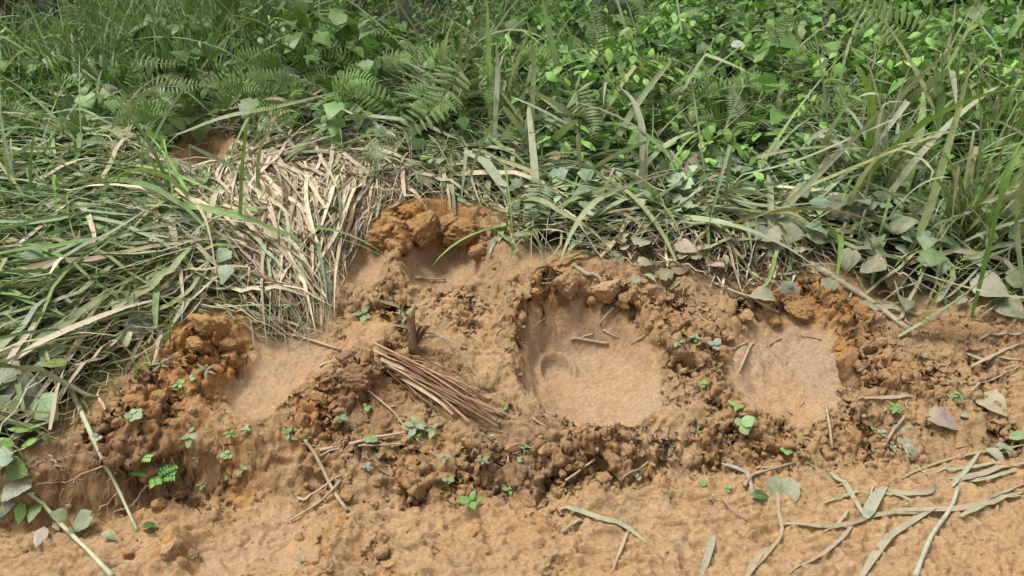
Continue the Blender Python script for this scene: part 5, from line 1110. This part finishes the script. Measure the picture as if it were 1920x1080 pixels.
for a in [(385, 590, 34, OR_, 'tall orange clay clod standing at the straw edge'), (365, 640, 36, OR_, 'orange clod below the tall standing one'), (425, 640, 26, OR_, 'crumbly orange clod beside the ramp print'), (455, 672, 26, OR_, 'small orange clod on the ramp print rim'), (330, 668, 26, PL_, 'pale brown clod left of the tall orange one'), (405, 690, 24, OR_, 'orange clod below the crumbly one'),
          (250, 745, 34, OR_, 'orange clod among weeds by the pale stalk'), (300, 742, 28, OR_, 'pale orange clod next to the weedy clod'), (225, 790, 24, DK_, 'brown clod under the weedy orange clod'), (650, 665, 36, DK_, 'big dark brown lump beside the smooth shelf'), (660, 715, 34, DK_, 'dark lump at the head of the stem bundle'), (600, 745, 34, OR_, 'orange clod below the big dark lump'), (570, 725, 20, PL_, 'rounded pale clod on the ramp print wall'), (565, 785, 26, OR_, 'orange clod right of the ramp print mouth'), (640, 770, 26, DK_, 'dark crumbly clod under the big dark lump'),
          (1000, 545, 22, OR_, 'small orange clod by the hanging green blade'), (1515, 540, 22, OR_, 'orange crumb heap at the end of the muddy reed'), (1560, 565, 24, OR_, 'orange clod right of the crumb heap'), (1590, 600, 24, OR_, 'crumbly clod below the muddy reed'), (1455, 600, 28, OR_, 'broad flat clod behind the deep right footprint'), (1400, 590, 22, PL_, 'pale clod behind the deep right footprint'),
          (870, 585, 22, OR_, 'orange clod below the upper hollow'), (750, 560, 22, PL_, 'lump on the divide between the upper hollows'), (800, 395, 26, OR_, 'orange clod on the upper hollow wall'), (740, 415, 24, OR_, 'crumbly clod at the upper hollow edge'), (870, 430, 26, OR_, 'orange clod hanging on the upper hollow wall'), (830, 460, 22, OR_, 'small clod inside the upper hollow wall'),
          (325, 1020, 40, PL_, 'large cracked pale clod on the road'), (360, 1035, 24, PL_, 'smaller clod fused to the cracked road clod'), (240, 1035, 14, OR_, 'small orange clod left of the cracked road clod'), (715, 1030, 28, PL_, 'upright wedge-shaped clod on the road'), (650, 985, 32, PL_, 'flat clod below the straight brown twig'), (560, 1005, 24, OR_, 'block-shaped clod on the road by the twig'), (610, 1060, 28, PL_, 'low clod in front of the wedge-shaped clod'), (690, 1075, 20, PL_, 'small clod in the lower road'), (700, 945, 18, OR_, 'crumbly clod at the ledge foot under the twig'), (890, 1000, 18, OR_, 'crumb of clay on the road below the bright seedling'), (885, 1058, 9, DK_, 'small dark round lump on the pale road'), (1010, 970, 20, OR_, 'orange clod beside the flattened grey-green stalk'), (985, 945, 16, OR_, 'orange clod at the ledge foot'), (300, 945, 28, OR_, 'slab of orange clay under the scarp'), (335, 925, 22, OR_, 'small clay block above the orange slab'), (440, 895, 24, OR_, 'orange clod at the end of the scarp'), (590, 828, 12, OR_, 'round orange clod beside the straight twig'), (775, 838, 14, DK_, 'round brown clod at the end of the long reed'), (800, 875, 13, OR_, 'round clod on the soil ledge'), (45, 1030, 9, OR_, 'tiny orange clod under the roadside vine'), (1210, 820, 14, PL_, 'clod by the concentric mud folds'), (1680, 700, 20, OR_, 'orange clod right of the small dark hole'), (1720, 690, 20, OR_, 'crumbly clod on the right mud slope'), (1650, 640, 20, PL_, 'pale clod below the reed stalk tip')]:
    clod(*a)
for a in [(795, 425, 74, OR_, 'biggest orange clod jutting out above the dark upper hollow', None, .55), (868, 438, 64, OR_, 'rough orange clod overhanging the right half of the upper hollow', None, .5), (728, 436, 62, OR_, 'orange clod at the straw side of the upper hollow', None, .6), (835, 418, 60, OR_, 'crumbly clod between the two overhanging clods', None, .6), (905, 470, 44, OR_, 'low orange clod beside the hanging green blade', None, .6),
          (390, 612, 60, OR_, 'main body of the tall orange lump at the straw edge', None, .5), (1060, 520, 56, PL_, 'broad torn clod above the widest footprint', None, .8), (1140, 535, 50, PL_, 'second torn clod above the widest footprint', None, .8), (668, 700, 58, DK_, 'largest dark brown clod beside the stem bundle', None, .6), (1500, 575, 50, OR_, 'torn orange clod behind the deep right footprint', None, .65)]:
    clod(*a)
for i in range(110):
    px, py = random.choice([(random.uniform(560, 960), random.uniform(640, 930)), (random.uniform(980, 1320), random.uniform(835, 930)), (random.uniform(1280, 1900), random.uniform(600, 850)), (random.uniform(230, 500), random.uniform(640, 900)), (random.uniform(980, 1250), random.uniform(510, 620)), (random.uniform(80, 1000), random.uniform(930, 1070))])
    q = gp(px, py); sm = float(bil(G_sm, q[None, 0], q[None, 1])[0])
    if sm > .15: continue
    clod(px, py, random.uniform(5, 14) * (.7 if py > 930 else 1), random.choice([OR_, PL_, DK_, PL_]) if py < 930 else random.choice([OR_, PL_]), 'loose clay lump on the churned bank' if py < 930 else 'small loose clay lump on the pale road', 'loose lumps on the bank' if py < 930 else 'loose lumps on the road')
# crumbs too many to count
V0, F0 = CL[0], None
bm = bmesh.new(); bmesh.ops.create_icosphere(bm, subdivisions=2, radius=1); co = np.array([q.co[:] for q in bm.verts]); fa = np.array([[q.index for q in f.verts] for f in bm.faces]); bm.free()
co = co * (.8 + .4 * lumps3(co * 1.7 + 4, 400))[:, None]
r5 = np.random.default_rng(5)
for _ in range(7):
    pn = unit(r5.normal(0, 1, (1, 3)))[0]; e = co @ pn - r5.uniform(.45, .75); co = co - np.clip(e, 0, None)[:, None] * pn
def crumbs(n, box, f, rr, name, label, c1, c2):
    x, y = sample(n, *box, f); n = len(x); r_ = rng.uniform(0, 1, n) ** 2.5 * (rr[1] - rr[0]) + rr[0]
    a = rng.uniform(0, 6.283, n); ca, sa = np.cos(a), np.sin(a); Rz = np.zeros((n, 3, 3)); Rz[:, 0, 0] = ca; Rz[:, 0, 1] = -sa; Rz[:, 1, 0] = sa; Rz[:, 1, 1] = ca; Rz[:, 2, 2] = rng.uniform(.6, 1, n)
    P = np.stack([x, y, H(x, y) + r_ * .25], -1); W_ = np.einsum('nij,kj->nki', Rz, co) * r_[:, None, None] + P[:, None]
    F = (fa[None] + (np.arange(n) * len(co))[:, None, None]).reshape(-1, 3)
    add(name, mesh_np(name, W_.reshape(-1, 3), F, M_CLOD), kind='stuff', label=label, cat='soil crumbs', color=(*c1, 1))
def f_cr(x, y): return np.clip(bil(G_cr, x, y), 0, 1) * inview(x, y, 20)
crumbs(3400, (-1.6, 1.9, 1.8, 3.2), f_cr, (.003, .013), 'soil_crumbs', 'crumbled brown clay scattered over the bank', (.37, .235, .115), None)
crumbs(1300, (-1.6, 1.9, 1.8, 3.2), f_cr, (.003, .012), 'dark_soil_crumbs', 'dark crumbled topsoil scattered over the bank', (.24, .15, .08), None)
crumbs(2400, (-1.6, 1.8, 1.5, 2.1), lambda x, y: bil(G_ro, x, y) * sstep(.0, .35, fbm(x * 3, y * 3, 501, 2)), (.0015, .0055), 'road_grit', 'clay grit scattered on the muddy road', (.36, .22, .11), None)
# ---- forest edge: trees with crowns, shrubs, dark undergrowth -----------------------------------
def crown_mesh(name, n, rad, size, cols, seed):
    r2 = np.random.default_rng(seed); k = 34; cc = r2.normal(0, 1, (k, 3)) * np.array(rad) * .55
    i = r2.integers(0, k, n); p = cc[i] + r2.normal(0, 1, (n, 3)) * np.array(rad) * .17
    az = r2.uniform(0, 6.283, n); ti = r2.normal(.6, .4, n); nr = np.stack([np.cos(az) * np.sin(ti), np.sin(az) * np.sin(ti), np.cos(ti)], -1)
    c = np.array(cols[0]) * (1 + .2 * r2.standard_normal((n, 1))) * np.where(r2.random((n, 1)) < .4, 1.3, .9); c = np.clip(c, .01, .5)
    V, F, UV, C = bake_leaves(OVAL, p, frames(nr, az), size * r2.uniform(.6, 1.4, n), np.concatenate([c, np.zeros((n, 1))], 1))
    return mesh_np(name, V, F, M_LEAF, C, UV)
CROWNS = [crown_mesh('crown', 5200, (2.2, 2.2, 1.5), .24, [(.05, .10, .025)], 1), crown_mesh('crown', 5200, (1.9, 1.9, 1.8), .22, [(.06, .12, .025)], 2)]
def tree(px, Y, wpx, hgt, label, c, lean=(0, 0), limb=None):
    X = (px - 960) / FPX * (Y * .92 + .4); b = np.array([X, Y, 0.]); b[2] = float(H(b[None, 0], b[None, 1])[0]) - .05
    r_ = wpx * .5 * (Y * .92 + .4) / FPX; t = thing('tree', label, 'tree', b)
    hgt = hgt + 3; z = np.linspace(0, hgt, 14); P = np.stack([lean[0] * z + .05 * np.sin(z * 1.3 + px), lean[1] * z + .04 * np.sin(z * 1.7), z], -1)
    rad = r_ * (1 - .55 * z / hgt); rad[0] *= 1.5; rad[1] *= 1.08
    V, F, UV = tube(P, rad, 12); tr = add('trunk', mesh_np('trunk', V, F, M_BARK, None, UV), parent=t, color=(*c, 1))
    for k in range(5):
        z0 = hgt * random.uniform(.5, .95); j = int(z0 / hgt * 13); a = 6.283 * k / 5 + random.random(); L_ = random.uniform(1.0, 1.8)
        q = np.array([P[j], P[j] + np.array([math.cos(a), math.sin(a), .7]) * L_ * .5, P[j] + np.array([math.cos(a), math.sin(a), 1.0]) * L_])
        V, F, UV = tube(spline(q, 6), np.linspace(r_ * .4, r_ * .12, 6), 7); add('limb', mesh_np('limb', V, F, M_BARK, None, UV), parent=tr, color=(*c, 1))
    if limb is not None:
        V, F, UV = tube(spline([np.array(v) for v in limb], 8), np.linspace(r_ * .35, r_ * .15, 8), 7); add('limb', mesh_np('limb', V, F, M_BARK, None, UV), parent=tr, color=(*c, 1))
    o = add('crown', random.choice(CROWNS), parent=t); o.location = tuple(P[-1] * .97); o.rotation_euler = (0, 0, random.uniform(0, 6.28)); s = .42; o.scale = (s, s, s)
RB = (.16, .085, .05); GRY = (.20, .17, .15)
tree(15, 5.8, 66, 7, 'thick reddish brown tree trunk beside the dark hollow', RB, (-.05, 0), [(0.05, 0, .55), (.35, -.1, .75), (.8, -.1, .95)])
tree(-50, 6.8, 60, 7, 'brown trunk just behind the reddish one', RB)
tree(490, 7.4, 40, 7.5, 'brown trunk behind the tall sunlit grass', (.15, .10, .07), (.02, 0))
tree(776, 6.2, 16, 6, 'slender pale grey sapling leaning over the mound', (.30, .26, .25), (-.10, 0))
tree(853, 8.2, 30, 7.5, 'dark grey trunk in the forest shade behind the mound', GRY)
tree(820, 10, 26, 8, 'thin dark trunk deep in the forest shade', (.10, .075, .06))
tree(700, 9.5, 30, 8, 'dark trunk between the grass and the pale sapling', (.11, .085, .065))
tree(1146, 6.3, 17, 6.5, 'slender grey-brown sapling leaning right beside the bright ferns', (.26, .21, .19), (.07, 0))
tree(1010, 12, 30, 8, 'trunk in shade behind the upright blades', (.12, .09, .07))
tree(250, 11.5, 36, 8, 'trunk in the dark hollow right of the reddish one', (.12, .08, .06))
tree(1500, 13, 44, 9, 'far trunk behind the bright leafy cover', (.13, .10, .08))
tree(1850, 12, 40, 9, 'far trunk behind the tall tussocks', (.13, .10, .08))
def shrub(px, Y, w_, h_, label, c, seed, n=1500, size=.085, group=None):
    X = (px - 960) / FPX * (Y * .92 + .4); b = np.array([X, Y, 0.]); b[2] = float(H(b[None, 0], b[None, 1])[0]); t = thing('shrub', label, 'shrub', b, group)
    for k in range(4):
        a = random.uniform(0, 6.28); V, F, UV = tube(spline([(0, 0, 0), (math.cos(a) * w_ * .2, math.sin(a) * w_ * .2, h_ * .4), (math.cos(a) * w_ * .4, math.sin(a) * w_ * .4, h_ * .85)], 6), np.linspace(.012, .004, 6), 5)
        add('stem', mesh_np('stem', V, F, M_BARK, None, UV), parent=t, color=(.12, .10, .06, 1))
    me = crown_mesh('foliage', n, (w_, w_, h_ * .55), size, [c], seed); o = add('foliage', me, parent=t, loc=(0, 0, h_ * .62))
SH = [(130, 8.2, .7, .9, 'dark leafy shrub beside the reddish trunk', (.05, .10, .025)), (300, 8.8, .8, .8, 'shrub of the dark hollow behind the fern', (.05, .10, .025)), (420, 9.6, .8, .8, 'green shrub behind the tall sunlit grass', (.08, .15, .035)), (570, 7.6, .6, .6, 'bright shrub left of the pale sapling', (.12, .2, .035)), (670, 9.8, .7, .6, 'shrub under the dark trunk by the pale sapling', (.07, .13, .03)), (960, 8.8, .5, .5, 'shrub behind the central upright blades', (.08, .15, .03)),
      (1260, 8.0, .7, .6, 'bright shrub right of the slender grey-brown sapling', (.11, .2, .035)), (1400, 8.6, .8, .7, 'leafy shrub behind the lime fern', (.09, .17, .03)), (1590, 7.6, .7, .6, 'light green shrub behind the broad bright fern', (.12, .21, .035)), (1760, 7.4, .7, .7, 'shrub behind the leafy sprig', (.09, .17, .035)), (1900, 7.0, .7, .8, 'shrub behind the tall tussock', (.08, .16, .035)), (1340, 10.5, 1, .9, 'dark shrub in the far shade', (.06, .11, .025))]
for i, (px, Y, w_, h_, lab, c) in enumerate(SH): shrub(px, Y, w_, h_, lab, c, 50 + i)
# the wood behind reads as one dark mass
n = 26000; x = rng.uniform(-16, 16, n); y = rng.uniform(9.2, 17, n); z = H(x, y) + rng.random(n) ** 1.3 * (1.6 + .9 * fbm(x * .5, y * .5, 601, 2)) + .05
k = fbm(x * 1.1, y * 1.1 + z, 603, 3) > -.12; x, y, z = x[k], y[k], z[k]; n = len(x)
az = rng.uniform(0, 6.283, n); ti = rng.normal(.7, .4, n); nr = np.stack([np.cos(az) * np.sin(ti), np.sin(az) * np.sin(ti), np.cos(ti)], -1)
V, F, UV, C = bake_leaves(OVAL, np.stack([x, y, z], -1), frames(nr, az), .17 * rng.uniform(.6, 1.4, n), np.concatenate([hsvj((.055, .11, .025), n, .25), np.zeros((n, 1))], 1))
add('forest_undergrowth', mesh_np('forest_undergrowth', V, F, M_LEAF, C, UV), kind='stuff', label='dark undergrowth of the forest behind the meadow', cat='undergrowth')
